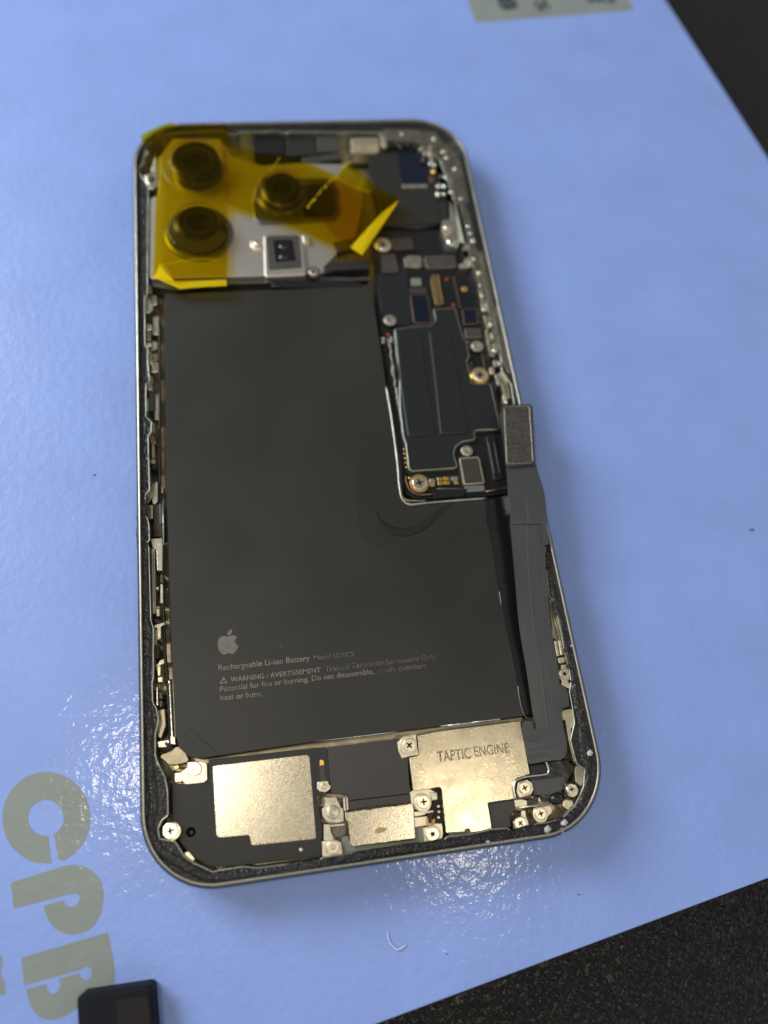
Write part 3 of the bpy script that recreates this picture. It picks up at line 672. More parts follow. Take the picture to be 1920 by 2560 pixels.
# ---- board
ZC = 5.0
board = slab('logic_board', 'p 930,575 1160,575 1185,700 1215,830 1245,1000 1275,1232 1215,1240 1040,1247 1015,1235 1000,1190 975,1000 958,860 940,760', ZC, 3.0, 'pcb', phone, .4, .05)
ch = slab('lower_flex', 'c 250,260 520,440 540,700 560,950 400,970 280,830 250,680', ZC + .35, ZC - .1, 'film', phone, .2, .08)
SH = 'c 400,990 580,962 735,958 785,905 765,800 975,788 1010,930 1050,1070 1078,1100 1108,1240 1085,1290 1132,1500 1300,1500 d 1020,0 1098,355 1080,378 905,385 880,400 893,450 868,468 780,480 728,522 712,580 742,680 720,700 362,725 335,700 312,500 290,430 262,200 c 445,1400 415,1200'
shp = rounded(plane(SH, ZC + .9), .3, 3)
sh = finish('board_shield', prism_bm(shp, ZC + .9, ZC - .1, .1, 2), 'lip', phone)
inn = offset(dedupe(shp, .15), .20)
finish('shield_film', prism_bm(inn, ZC + .96, ZC + .8, .04, 1), 'film', sh)
slab('film_pad', 'r 300,1200 435,1195 470,1450 515,1745 365,1765 325,1480', ZC + 1.24, ZC + .9, 'film', sh, .4, .28)
slab('film_pad', 'r 478,1195 592,1195 640,1450 690,1740 540,1752 508,1450', ZC + 1.24, ZC + .9, 'film', sh, .4, .28)
# board chips
def chip(spec, z, m, edge=None, ew=.12, r=.3, name='chip'):
    if edge:
        lp = rounded(plane(spec, z), r); base = finish(name, prism_bm(lp, z, ZC - .1, .05), edge, board)
        finish('chip_top', prism_bm(offset(dedupe(lp, .05), ew), z + .04, z - .1, .02, 1), m, base); return base
    return slab(name, spec, z, ZC - .1, m, board, r, .08)
chip('c 545,672 560,660 690,662 720,690 752,915 735,938 600,940 580,920', ZC + .75, 'blueglass', 'copper', .22)
chip('c 1035,800 1180,795 1198,940 1055,952', ZC + .7, 'blueglass', 'copper', .22)
chip('c 1062,985 1205,980 1217,1068 1075,1075', ZC + .6, 'greychip', 'boss', .1)
chip('c 268,285 400,275 440,400 438,455 290,460', ZC + .8, 'greychip')
chip('c 385,135 560,130 582,235 390,240', ZC + .8, 'brownchip', 'copper', .15)
chip('c 678,305 960,295 985,405 960,408 720,418 690,400', ZC + .9, 'greychip', 'boss', .12)
chip('c 1012,375 1045,370 1075,300 1110,310 1112,410 1015,415', ZC + 1.0, 'cream')
chip('c 488,320 540,295 650,300 660,390 640,410 500,405', ZC + .9, 'boss')
chip('c 553,512 650,508 655,578 560,582', ZC + .3, 'greenframe', None, r=.1, name='board_pad')
chip('c 540,600 700,595 712,655 545,655', ZC + .35, 'brownchip')
chip('c 745,520 760,478 818,478 830,600 868,745 820,758 790,755 765,640', ZC + .5, 'brownchip', 'gold', .16, name='board_connector')
chip('d 756,612 905,602 925,615 968,822 795,836', ZC + .9, 'brownchip', 'cream', .28)
chip('d 800,845 965,838 972,885 815,895', ZC + .6, 'nickel')
chip('d 975,432 1048,425 1055,480 1105,735 1120,780 1045,793 1038,740 990,490', ZC + .5, 'pcb', 'greychip', .12, name='board_connector')
bm = bmesh.new()
for i in range(26):
    f = i/25
    for (xa, xb) in ((1000, 1046), (1045, 1090)):
        p = P(*px_of('d', xa + (xb - xa)*f, 490 + 245*f), ZC + .62); blob(p, .13, .07, .07, bm, sub=1)
finish('connector_pins', bm, 'boss', board)
for (x0, x1) in ((752, 838),):
    bm = bmesh.new()
    for i in range(22):
        f = i/21
        for dx in (-14, 18): blob(P(*px_of('c', 790 + 40*f + dx, 495 + 240*f), ZC + .6), .13, .09, .08, bm, sub=1)
    finish('connector_pins', bm, 'gold', board)
def dots(k, a, b, n, r, m, z=ZC + .12):
    for i in range(n):
        f = i/max(1, n-1); p = P(*px_of(k, a[0] + (b[0]-a[0])*f, a[1] + (b[1]-a[1])*f), z); rr_ = mmr(k, *a, r, z)
        finish('solder_dot', blob(p, rr_, rr_, .1, sub=2), m, board, True)
dots('c', (962, 512), (1018, 778), 9, 9, 'copper'); dots('c', (1225, 1225), (1252, 1350), 5, 10, 'copper'); dots('c', (1125, 1310), (1125, 1378), 3, 10, 'copper')
dots('c', (1060, 612), (1060, 612), 1, 32, 'gold'); dots('c', (895, 517), (895, 517), 1, 17, 'red'); dots('c', (955, 760), (955, 760), 1, 15, 'red')
dots('c', (340, 1045), (340, 1045), 1, 17, 'red'); dots('c', (430, 965), (430, 965), 1, 10, 'red'); dots('c', (1100, 1112), (1100, 1112), 1, 12, 'copper')
dots('d', (298, 540), (318, 690), 5, 9, 'gold', ZC + .3)
dots('d', (345, 778), (345, 778), 1, 12, 'gold')
for (x, y, r, z, rg) in ((360, 900, 62, ZC + 1.3, None), (1180, 1145, 62, ZC + 1.2, None)):
    boss('c', x, y, r, z, 'boss', rg)
boss('d', 822, 550, 50, ZC + .9)
def dome(k, x, y, r, z, m='screw', ring=None):
    o = screw(k, x, y, r, z, 'cross', random.randint(0, 90))
    if ring:
        c = P(*px_of(k, x, y), z - .2); R_ = mmr(k, x, y, r, z)*1.0
        lathe('plated_ring', Vector((c.x, c.y, 0)), [(R_*.8, z - .3), (R_*1.22, z - .3), (R_*1.28, z - .38), (R_*1.28, z - .9)], ring, phone)
dome('d', 427, 818, 62, ZC + 1.0, ring='gold'); dome('c', 1207, 1420, 66, ZC + 1.5, ring='gold'); dome('c', 292, 190, 62, ZC + 1.5, ring='cream')
for k, x0, y0, x1, y1, m in (('d', 510, 785, 555, 835, 'boss'), ('d', 575, 775, 618, 800, 'gold'), ('d', 628, 770, 672, 795, 'gold'), ('d', 578, 808, 620, 835, 'gold'), ('d', 630, 804, 676, 830, 'gold'), ('d', 692, 768, 742, 800, 'boss'), ('d', 715, 806, 748, 830, 'gold'), ('d', 520, 835, 552, 848, 'gold')):
    rect('solder_pad', k, x0, y0, x1, y1, ZC + .35, ZC - .05, m, board, .08, .06)
slab('foil_tab', 'd 572,872 600,862 820,868 828,880 785,930 540,952 548,905', ZC + .9, ZC + .3, 'wrap', phone, .2, .05)
tube('tab_edge', 'd 575,872 600,868 815,870', ZC + .95, .06, 'lip', phone, False)
tube('copper_edge', 'd 312,760 322,830 360,890 430,918 545,912', ZC + .35, .14, 'copper', phone)
tube('board_frame', 'd 150,20 190,250 225,500 248,700 258,830 275,930 300,975 350,1000 450,990 700,968 980,948', ZC + 1.2, .2, 'lip', phone)
tube('board_frame', 'd 262,900 300,950 345,968 480,970', ZC + .6, .2, 'tray', phone)
tube('metal_edge', 'd 972,893 1060,878 1150,862', ZC + .3, .12, 'copper', phone, False)
# left edge of the shield: solder and small capacitors
random.seed(4)
bm = bmesh.new()
for i in range(46):
    f = i/45; x = 345 + 90*f; y = 1080 + 620*f
    p = P(*px_of('c', x + random.uniform(-8, 8), y), ZC + .35 + random.uniform(0, .2)); blob(p, random.uniform(.15, .3), random.uniform(.15, .35), .16, bm, .3, 1)
for i in range(30):
    f = i/29; x = 225 + 75*f; y = 40 + 440*f
    p = P(*px_of('d', x + random.uniform(-5, 5), y), ZC + .35 + random.uniform(0, .2)); blob(p, .12, .2, .13, bm, .3, 1)
finish('solder_bead', bm, 'boss', board, True)
for (x, y) in ((298, 1078), (298, 1110), (375, 1070), (375, 1098), (385, 1365), (385, 1395)):
    rect('capacitor', 'c', x-14, y-11, x+14, y+11, ZC + .7, ZC - .1, 'boss', board, .1, .08)

# ---- upper right: camera-side module and contacts
mod = slab('black_module', 'b 750,330 955,300 1180,290 1290,520 1350,680 1350,840 1130,900 850,870 800,620 740,470', ZC + .5, 2.5, 'black', phone, .5, .15)
slab('module_window', 'b 958,300 1150,290 1195,400 1205,545 1000,552', ZC + .62, ZC + .3, 'blueglass', mod, .2, .05)
slab('module_bar', 'b 1000,553 1190,550 1198,578 1008,582', ZC + .9, ZC + .3, 'boss', mod, .2, .15)
slab('module_body', 'b 870,600 1250,600 1300,850 900,870', ZC + .75, ZC, 'black', mod, .3, .15)
slab('flex_film', 'b 900,930 1180,920 1300,960 1180,1060 920,1060', ZC + .1, 3, 'wrap', phone, .3, .1)
slab('connector_block', 'b 605,205 630,195 805,195 822,215 824,262 608,265', ZC + 1.7, 3, 'cream', phone, .3, .25)
slab('connector_block', 'b 606,272 822,265 825,300 800,312 612,312', ZC + 1.2, 3, 'cream', phone, .3, .25)
slab('spring_contact', 'b 835,190 855,175 885,190 885,262 862,275 838,255', ZC + 1.7, 3, 'cream', phone, .3, .3)
slab('dark_block', 'b 345,180 505,180 515,300 350,308', ZC + 1.2, 3, 'greychip', phone, .3, .2)
slab('dark_block', 'b 105,190 340,185 345,330 110,335', ZC + .8, 3, 'black', phone, .2, .1)
slab('dark_block', 'b -150,200 95,205 100,330 -140,310', ZC + .8, 3, 'pcb', phone, .2, .1)
slab('metal_ledge', 'b 230,350 380,330 510,310 540,360 370,380 240,400', ZC + 1.4, 3, 'lensring', phone, .2, .1)
random.seed(11)
lumps = [('q', 190, 300, 60, 'boss'), ('q', 120, 420, 55, 'cream'), ('q', 250, 420, 45, 'cream'), ('q', 500, 400, 75, 'cream'), ('q', 560, 520, 45, 'boss'),
         ('q', 480, 560, 40, 'stiffrim'), ('q', 680, 600, 75, 'lensring'), ('q', 580, 640, 40, 'boss'), ('q', 680, 720, 50, 'boss'), ('q', 770, 760, 42, 'boss'), ('q', 830, 660, 40, 'boss'), ('q', 650, 840, 50, 'lensring'),
         ('q', 810, 920, 70, 'nickel'), ('q', 880, 950, 50, 'cream'), ('q', 860, 1080, 60, 'gold'), ('q', 870, 390, 55, 'boss'), ('q', 1090, 640, 80, 'boss'), ('q', 1130, 800, 48, 'cream'),
         ('q', 1300, 1020, 50, 'cream'), ('q', 1000, 1180, 50, 'lensring'), ('q', 1100, 1200, 60, 'nickel'), ('q', 960, 1380, 75, 'nickel'), ('q', 1080, 1390, 60, 'nickel'), ('q', 950, 1550, 65, 'cream'), ('q', 1080, 1550, 60, 'nickel'),
         ('q', 170, 570, 45, 'lensring'), ('q', 300, 510, 40, 'lensring'), ('q', 90, 500, 50, 'lensring')]
for k, x, y, r, m in lumps:
    z = ZC + 1.2; p = P(*px_of(k, x, y), z); R_ = mmr(k, x, y, r, z)
    finish('metal_contact', blob(p, R_*.85, R_*1.0, .55, rough=.35), m, phone, True)
slab('copper_contact', 'q 760,1170 890,1170 885,1290 775,1300', ZC + .9, 3, 'copper', phone, .15, .1)
# silvery inner shelf of the frame round the upper corner
def shelf(spec, z, m='tray', name='inner_shelf', r=.3): return slab(name, spec, z, 2.0, m, phone, r, .15)
shelf('b 800,160 900,155 1080,165 1190,225 1290,375 1350,525 1400,690 1440,860 1470,1000 1400,1000 1370,800 1365,600 1330,450 1240,400 1190,320 1100,240 960,225 840,215', 6.3, 'boss')
shelf('b 1310,830 1370,820 1440,900 1440,1010 1380,1040 1330,980 1300,880', 6.4, 'boss')
for s, z in (('c 860,10 920,0 960,50 920,90 860,60', 6.9), ('c 890,150 950,130 1010,170 1000,220 930,210 890,180', 6.9)):
    slab('metal_contact', s, z, 3, 'cream', phone, .6, .3)
shelf('q -150,180 300,190 600,215 920,250 1010,420 1250,560 1390,800 1510,1200 1590,1700 1300,1750 1210,1250 1080,930 720,560 500,450 0,430 -150,400', ZL + .12, 'weld')
shelf('r 650,420 700,560 740,760 770,760 830,1050 860,1080 930,1420 905,1420 850,1300 800,1080 740,900 700,800 680,640 640,480', ZL + .06, 'weld')
for k, x, y, r, m in (('q', 870, 400, 52, 'nickel'), ('q', 1130, 790, 48, 'boss'), ('q', 1300, 1020, 50, 'nickel'), ('q', 1430, 1640, 45, 'boss'), ('q', 205, 300, 50, 'boss'), ('q', 1090, 660, 85, 'tray'), ('q', 1240, 1500, 70, 'boss'), ('q', 1250, 1250, 80, 'weld'), ('q', 820, 560, 70, 'weld'),
                      ('r', 750, 880, 15, 'cream'), ('r', 765, 1005, 13, 'cream'), ('r', 775, 1080, 12, 'cream'), ('r', 812, 1160, 14, 'cream'), ('r', 832, 1300, 16, 'cream'), ('r', 690, 628, 13, 'nickel'), ('r', 702, 668, 12, 'nickel'), ('r', 718, 708, 15, 'cream'), ('r', 722, 805, 14, 'boss'), ('r', 755, 950, 12, 'boss'), ('r', 575, 635, 24, 'cream'), ('r', 600, 712, 30, 'nickel'), ('r', 860, 1370, 14, 'boss'), ('r', 895, 1580, 12, 'cream'), ('r', 820, 1225, 12, 'boss')):
    z = ZL + .2; p = P(*px_of(k, x, y), z); R_ = mmr(k, x, y, r, z)
    finish('rivet', blob(p, R_*.9, R_, .45, rough=.25), m, phone, True)
# right rail pieces between board and frame
rail = [('t', '770,60 900,60 940,200 905,280 830,270', 'boss'), ('t', '840,230 905,230 905,285 845,290', 'cream'), ('t', '860,330 930,320 935,455 875,460', 'boss'),
        ('t', '865,425 925,425 925,462 870,465', 'cream'), ('t', '870,480 970,460 1000,640 910,690', 'tray'), ('t', '910,590 980,590 985,640 920,640', 'cream'), ('t', '900,690 960,680 990,830 930,830', 'boss'),
        ('t', '915,780 975,780 980,825 920,825', 'cream'), ('t', '930,870 1050,850 1080,1000 1070,1060 990,1070', 'tray'), ('t', '1000,1030 1070,1025 1075,1068 1008,1072', 'cream'), ('t', '960,1090 1010,1085 1080,1450 1130,1500 1030,1470', 'boss'),
        ('t', '1030,1130 1100,1120 1110,1250 1045,1250', 'boss'), ('t', '1070,1270 1120,1270 1130,1400 1080,1400', 'tray'), ('t', '1075,1400 1160,1395 1165,1440 1085,1445', 'cream'), ('t', '1030,1650 1100,1640 1110,1740 1040,1750', 'cream'), ('t', '1080,1540 1160,1530 1180,1630 1100,1640', 'boss'),
        ('t', '1100,1750 1200,1720 1240,1900 1150,1920', 'boss'), ('t', '1180,1700 1280,1760 1340,2100 1270,2150 1210,1950', 'tray'), ('t', '1220,2050 1280,2040 1290,2190 1240,2190', 'cream'),
        ('c', '1040,220 1110,200 1180,200 1150,330 1060,330', 'tray'), ('c', '1060,20 1120,20 1125,110 1075,115', 'boss'), ('c', '1100,130 1170,125 1175,190 1110,195', 'cream'), ('c', '1020,250 1110,240 1100,320 1040,330', 'wrap')]
for k, s, m in rail:
    slab('rail_contact', k + ' ' + s, 6.2 if m != 'cream' else 6.4, 2, m, phone, .25, .2)
# ---- left rail
left = [('e', '185,50 215,50 218,115 190,120', 'boss', 5.8), ('e', '205,140 265,140 268,230 215,235', 'boss', 5.6), ('e', '160,160 200,170 232,270 200,305 160,300', 'boss', 6.4), ('e', '165,310 208,315 210,385 170,385', 'recess', 6.2), ('e', '165,400 215,405 220,460 168,462', 'boss', 6.2),
        ('e', '168,470 210,475 210,555 168,555', 'tray', 6.1), ('e', '160,575 212,575 214,612 165,618', 'cream', 6.4), ('e', '222,340 285,330 288,510 225,500', 'boss', 5.4), ('e', '215,560 270,570 270,630 220,655', 'boss', 5.5), ('e', '185,640 215,655 218,730 195,790', 'boss', 6.2), ('e', '215,670 270,690 275,740 220,745', 'tray', 5.4),
        ('e', '220,755 280,755 280,848 215,850', 'cream', 5.2), ('e', '198,735 228,740 230,770 205,775', 'cream', 6.3), ('e', '200,860 228,900 230,950 205,950', 'boss', 6.1), ('e', '170,950 222,925 225,1020 180,1010', 'boss', 6.2), ('e', '168,1090 186,1090 188,1205 170,1205', 'nickel', 6.2), ('e', '190,1030 235,1020 235,1200 192,1200', 'greychip', 5.8),
        ('e', '245,1050 285,1050 285,1290 245,1285', 'boss', 5.2), ('e', '218,1320 240,1320 245,1400 215,1400', 'boss', 6.0), ('e', '205,1440 240,1430 262,1510 205,1500', 'copper', 5.9), ('e', '218,1510 242,1510 245,1640 218,1640', 'tray', 5.8), ('e', '208,1650 250,1650 250,1690 210,1690', 'boss', 5.8), ('e', '215,1700 268,1690 265,1740 225,1740', 'recess', 5.6),
        ('e', '245,1860 275,1860 275,2040 240,2070 220,2050', 'boss', 6.0), ('e', '210,1900 240,1860 235,1990 180,2060 165,2040', 'tray', 5.8), ('e', '165,2080 230,2070 230,2200 175,2200', 'boss', 5.6), ('e', '285,1900 320,1900 325,1960 290,1970', 'cream', 5.2),
        ('f', '200,30 270,20 275,290 205,290', 'recess', 5.6), ('f', '248,30 272,30 275,190 250,190', 'flexline', 5.9), ('f', '180,305 270,300 275,370 272,560 230,560 225,400 190,370', 'boss', 6.3), ('f', '180,380 215,380 220,900 190,900', 'tray', 5.8), ('f', '190,400 198,400 205,880 197,880', 'lip', 6.2), ('f', '205,460 212,460 218,800 211,800', 'lip', 6.2),
        ('f', '255,590 280,590 282,660 255,660', 'stiffrim', 5.8), ('f', '258,665 278,665 280,815 255,820', 'boss', 5.8), ('f', '220,685 242,685 242,710 222,710', 'cream', 6.1), ('f', '215,840 252,835 258,900 218,905', 'copper', 5.9), ('f', '222,865 250,862 252,920 225,922', 'boss', 6.1), ('f', '200,930 270,950 260,985 210,975', 'recess', 5.5),
        ('f', '200,990 290,965 292,985 262,1000 262,1095 230,1110 228,1010 200,1015', 'boss', 6.2), ('f', '202,1020 228,1020 228,1120 205,1160', 'tray', 6.0), ('f', '208,1165 240,1150 242,1250 210,1255', 'brownchip', 5.5), ('f', '215,1300 240,1290 250,1265 285,1255 290,1290 250,1310 228,1360', 'boss', 5.5), ('f', '230,1320 260,1300 258,1390 232,1395', 'cream', 5.8), ('f', '232,1400 275,1395 275,1440 235,1445', 'cream', 6.0),
        ('f', '225,1480 235,1475 238,1630 225,1620', 'boss', 6.1), ('f', '243,1520 272,1518 272,1575 245,1575', 'greychip', 5.8), ('f', '245,1585 272,1582 272,1635 248,1640', 'greychip', 5.8), ('f', '235,1660 290,1650 300,1780 260,1890 235,1870', 'tray', 5.6)]
for k, s, m, z in left:
    slab('rail_contact', k + ' ' + s, z, 2, m, phone, .18, .12)
tube('shiny_rail', 'e 290,370 292,900 293,1300 290,1700 f 290,1100 310,1400 325,1700 335,1900', 5.2, .28, 'recess', phone)
tube('shiny_rail', 'f 278,0 280,350', 6.1, .14, 'lip', phone, False)
tube('shiny_rail', 'f 330,1420 340,1650 352,1900', 5.0, .42, 'nickel', phone)
p0 = P(*px_of('f', 300, 1950), 5.2)
finish('button_housing', blob(Vector((p0.x, p0.y, 5.0)), 1.45, 1.1, 1.1, rough=.3), 'recess', phone, True)
slab('bracket', 'f 335,1865 372,1870 378,1935 335,1930', 6.2, 3, 'cream', phone, .15, .15)
slab('bracket', 'f 228,1905 330,1890 325,1960 235,1960', 5.9, 3, 'boss', phone, .3, .2)

# ---- camera block
ZK = 6.6
cp = slab('camera_cover', 'a 192,830 240,800 285,790 300,420 420,250 860,250 985,420 1250,505 b 200,392 560,402 690,520 700,700 640,960 470,1000 500,1080 400,1190 395,1235 270,1240 a 1250,1545 225,1572 192,1530', ZK, 3, 'camplate', phone, .5, .12)
def lens(k, x, y, r, z, prof, m='lensbody', name='camera_lens', skirt=None):
    c = P(*px_of(k, x, y), z); R_ = mmr(k, x, y, r, z); c0 = Vector((c.x, c.y, 0))
    b = lathe(name, c0, [(R_*a, zz) for a, zz in prof], m, phone, 56)
    lathe('lens_glass', c0, [(R_*.66, z - .35), (R_*.50, z - .40), (R_*.44, z - .85), (R_*.36, z - .87), (R_*.34, z - 1.1), (R_*.15, z - 1.08), (0, z - 1.07)], 'lensglass', b, 48)
    if skirt: lathe('lens_skirt', c0, [(R_*a, zz) for a, zz in skirt], 'skirt', b, 56)
    lathe('lens_ring', c0, [(R_*.60, z - .38), (R_*.62, z - .2), (R_*.66, z - .22), (R_*.68, z - .4)], 'skirt', b, 56)
    return b
lens('a', 635, 440, 222, 10.2, [(.66, 9.8), (.72, 10.15), (.78, 10.2), (.96, 10.2), (1.0, 10.1), (1.0, 8.5)], skirt=[(1.0, 8.5), (1.08, 8.35), (1.1, 6.4)])
b2 = lens('a', 655, 1025, 188, 10.0, [(.66, 9.6), (.72, 9.95), (.78, 10.0), (.95, 10.0), (1.0, 9.85), (1.04, 9.0)], skirt=[(1.04, 9.0), (1.10, 8.5), (1.35, 7.5), (1.48, 6.9), (1.5, 6.5)])
c = P(*px_of('a', 670, 1150), ZK); R_ = mmr('a', 670, 1150, 320, ZK)
lathe('flange_ring', Vector((c.x, c.y, 0)), [(R_*.80, ZK - .02), (R_*.86, ZK + .5), (R_*.94, ZK + .55), (R_*1.0, ZK + .3), (R_*1.02, ZK - .02)], 'lensring', b2, 56)
m3 = slab('camera_module', 'a 1175,870 1200,680 1280,600 b 200,505 420,505 480,530 510,600 522,770 480,825 150,850 a 1480,1040 1240,1050 1185,1000', ZK + .45, 4, 'lensring', phone, .9, .25)
slab('module_pocket', 'b 230,560 400,545 470,590 490,760 450,800 240,810', ZK + .5, 5, 'lensbody', m3, .6, .05)
lens('b', 75, 570, 138, 10.0, [(.66, 9.6), (.72, 9.95), (.78, 10.0), (.96, 10.0), (1.0, 9.9), (1.02, 9.0)], skirt=[(1.02, 9.0), (1.18, 8.7), (1.22, 7.6), (1.40, 7.1), (1.42, 6.6)])
# depth sensor
dsn = slab('sensor_housing', 'a 1275,1170 1300,1150 1620,1140 1645,1165 b 262,1235 255,1252 a 1300,1555 1285,1530', ZK + .9, 4, 'camplate', phone, .5, .3)
slab('sensor_cover', 'a 1300,1182 1325,1165 1600,1160 1618,1180 1640,1470 1325,1492', ZK + .94, ZK + .6, 'greychip', dsn, .4, .05)
slab('sensor_recess', 'a 1365,1205 1552,1200 1582,1398 1388,1416', ZK + .99, ZK + .6, 'glass', dsn, .25, .04)
for y in (1265, 1365):
    p = P(*px_of('a', 1465, y), ZK + .95); finish('sensor_lens', blob(Vector((p.x, p.y, ZK + .85)), 1.1, 1.0, .45), 'glass', dsn, True)
slab('metal_contact', 'a 1155,1210 1200,1195 1270,1180 1275,1300 1200,1300 1150,1260', ZK + .4, 4, 'cream', phone, .6, .3)
p = P(*px_of('a', 1210, 1240), ZK + .6); finish('metal_contact', blob(p, .75, .75, .4, rough=.3), 'screw', phone, True)
screw('b', 318, 1225, 34, ZK + .5, 'star', 10, washer=(0, 4, 1.5), wm='lensring')
slab('metal_contact', 'b 230,945 280,940 290,1000 240,1010', ZK + .9, 4, 'cream', phone, .3, .25)
slab('dark_flex', 'b 395,1180 470,1150 750,1140 755,1200 480,1215 400,1240', ZK + .2, 4, 'black', phone, .2, .15)
slab('lower_bracket', 'a 200,1590 930,1560 1650,1560 b 400,1260 745,1275 745,1290 a 1650,1600 930,1620 480,1680 230,1640', 5.8, 3, 'lensring', phone, .2, .1)
slab('dark_foam', 'b 0,1300 500,1290 690,1310 690,1335 300,1345 0,1340', 6.3, 4, 'wrap', phone, .3, .15)
# corner pieces left of the camera
slab('corner_bracket', 'a 95,400 150,340 200,380 160,420 150,480 110,520 85,540', 6.9, 3, 'cream', phone, .5, .2)
slab('corner_bracket', 'a 150,590 210,570 280,560 290,690 210,740 170,650', 6.7, 3, 'boss', phone, .6, .2)
p = P(*px_of('a', 210, 625), 6.9); finish('metal_contact', blob(p, .9, .7, .4), 'lensring', phone, True)
slab('corner_bracket', 'a 215,560 250,420 275,420 280,560', 6.3, 3, 'cream', phone, .3, .2)

# ---- the wide flexible cable folded over the right edge
def strip(name, L_, R_, m, parent, n=8, thick=.16, sub=6, wav=0.0):
    """L_/R_ : lists of (x, y, z) in picture points and heights"""
    def dens(q):
        vs_ = [Vector(v_) for v_ in q]; return smooth_loop(vs_, sub, False)
    l = dens(L_); r = dens(R_); bm = bmesh.new(); up = []; dn = []
    for a, b in zip(l, r):
        pa, pb = P(a.x, a.y, a.z), P(b.x, b.y, b.z); ru = []; rd = []
        for k in range(n+1):
            p_ = pa.lerp(pb, k/n); zz = wav*noise.noise(p_*.12)
            ru.append(bm.verts.new((p_.x, p_.y, p_.z + zz))); rd.append(bm.verts.new((p_.x, p_.y, p_.z + zz - thick)))
        up.append(ru); dn.append(rd)
    for i in range(len(up)-1):
        for k in range(n):
            bm.faces.new((up[i][k], up[i][k+1], up[i+1][k+1], up[i+1][k])); bm.faces.new((dn[i][k], dn[i+1][k], dn[i+1][k+1], dn[i][k+1]))
        for k in (0, n): bm.faces.new((up[i][k], up[i+1][k], dn[i+1][k], dn[i][k]))
    for i in (0, len(up)-1):
        for k in range(n): bm.faces.new((up[i][k], dn[i][k], dn[i][k+1], up[i][k+1]))
    o = finish(name, bm, m, parent); return o
def jp(k, x, y, z): a = px_of(k, x, y); return (a[0], a[1], z)
Lc = [jp('d',1118,330,9.4), jp('d',1145,640,9.2), jp('d',1162,900,9.0), jp('d',1185,1150,8.8), jp('j',275,0,8.6), jp('j',300,250,8.3), jp('j',330,600,8.0), jp('j',360,960,7.6), jp('j',430,1400,7.1), jp('j',480,1740,6.8), jp('j',512,1925,6.6)]
Rc = [jp('d',1372,330,9.4), jp('d',1388,640,9.2), jp('d',1462,900,9.0), jp('d',1488,1150,8.8), jp('j',608,0,8.6), jp('j',598,270,8.3), jp('j',620,600,8.0), jp('j',655,960,7.6), jp('j',722,1400,7.1), jp('j',752,1740,6.8), jp('j',768,1925,6.6)]
cab = strip('flex_cable', Lc, Rc, 'flex', phone, wav=.25)
def cpoly(name, spec, z, zb, m, r=.4, bev=.05): return slab(name, spec, z, zb, m, cab, r, bev)
# wider shoulder on the right, at the cable's upper half
strip('cable_shoulder', [jp('d',1380,760,9.1), jp('d',1400,900,9.0), jp('d',1430,1150,8.8), jp('d',1450,1340,8.5)], [jp('d',1428,792,9.1), jp('d',1466,960,9.0), jp('d',1484,1150,8.8), jp('d',1500,1330,8.5)], 'flex', cab, n=3)
cpoly('cable_tab', 'j 735,1500 790,1545 815,1600 822,1715 748,1740 730,1640', 6.95, 6.7, 'flex')
cpoly('cable_foot', 'i 808,470 830,405 905,400 935,470 960,480 1215,400 1220,480 1255,600 1255,700 1235,760 1190,788 1050,803 880,835 840,640', 6.62, 6.4, 'flex', .5)
cpoly('cable_foot', 'i 918,400 940,400 950,480 925,490', 6.7, 6.3, 'wrap', .1)
# stiffened connector head
hd = [P(*px_of('d', x, y), 9.75) for x, y in ((1108,215),(1112,180),(1135,172),(1345,166),(1362,178),(1368,210),(1392,665),(1150,690))]
head = finish('connector_head', prism_bm(rounded(hd, .6), 9.75, 9.2, .08), 'stiffrim', cab)
hl = rounded(plane('d 1128,188 1338,182 1368,640 1352,655 1165,662 1152,650', 9.8), .5)
finish('head_plate', prism_bm(hl, 9.82, 9.6, .04, 1), 'stiff', head)
finish('head_outline', tube_bm([Vector((p.x, p.y, 9.82)) for p in dedupe(hl, .05)], .055, closed=True, seg=6), 'boss', head, True)
# conductor traces showing through the cable
def trace(f0, f1=None, a=0, b=10, rad=.13):
    ls = [Vector(v_) for v_ in Lc]; rs = [Vector(v_) for v_ in Rc]; ls = smooth_loop(ls, 6, False); rs = smooth_loop(rs, 6, False)
    q = []
    for i in range(a*6, min(len(ls), b*6 + 1)):
        t = i/(len(ls)-1); f = f0 + ((f1 if f1 is not None else f0) - f0)*(1/(1 + math.exp(-(t-.45)*14)))
        l_, r_2 = ls[i], rs[i]; pa, pb = P(l_.x, l_.y, l_.z), P(r_2.x, r_2.y, r_2.z); p_ = pa.lerp(pb, f); p_.z += .25*noise.noise(p_*.12) - .0
        q.append(p_)
    n = len(q); finish('conductor_trace', tube_bm(q, [rad*(.3 if i in (0, n-1) else 1) for i in range(n)], flat=.16), 'flexline', cab, True)
for f0, f1, a, b, rd in ((.50, .46, 2, 10, .20), (.56, .53, 2, 9, .06), (.70, .70, 3, 10, .10), (.22, .16, 1, 10, .05), (.34, .28, 4, 10, .05), (.02, .02, 0, 10, .09), (.88, .86, 5, 10, .06)):
    trace(f0, f1, a, b, rd)
for s in ('i 812,480 850,540 880,575 930,590 990,575', 'i 815,510 845,565 880,600 960,610', 'i 820,470 860,490 890,530 930,560 980,545', 'i 850,690 960,680 1060,665', 'i 865,745 950,735 1050,722', 'i 870,775 960,762 1080,745'):
    tube('conductor_trace', s, 6.63, .09, 'flexline', cab, True, flat=.3)

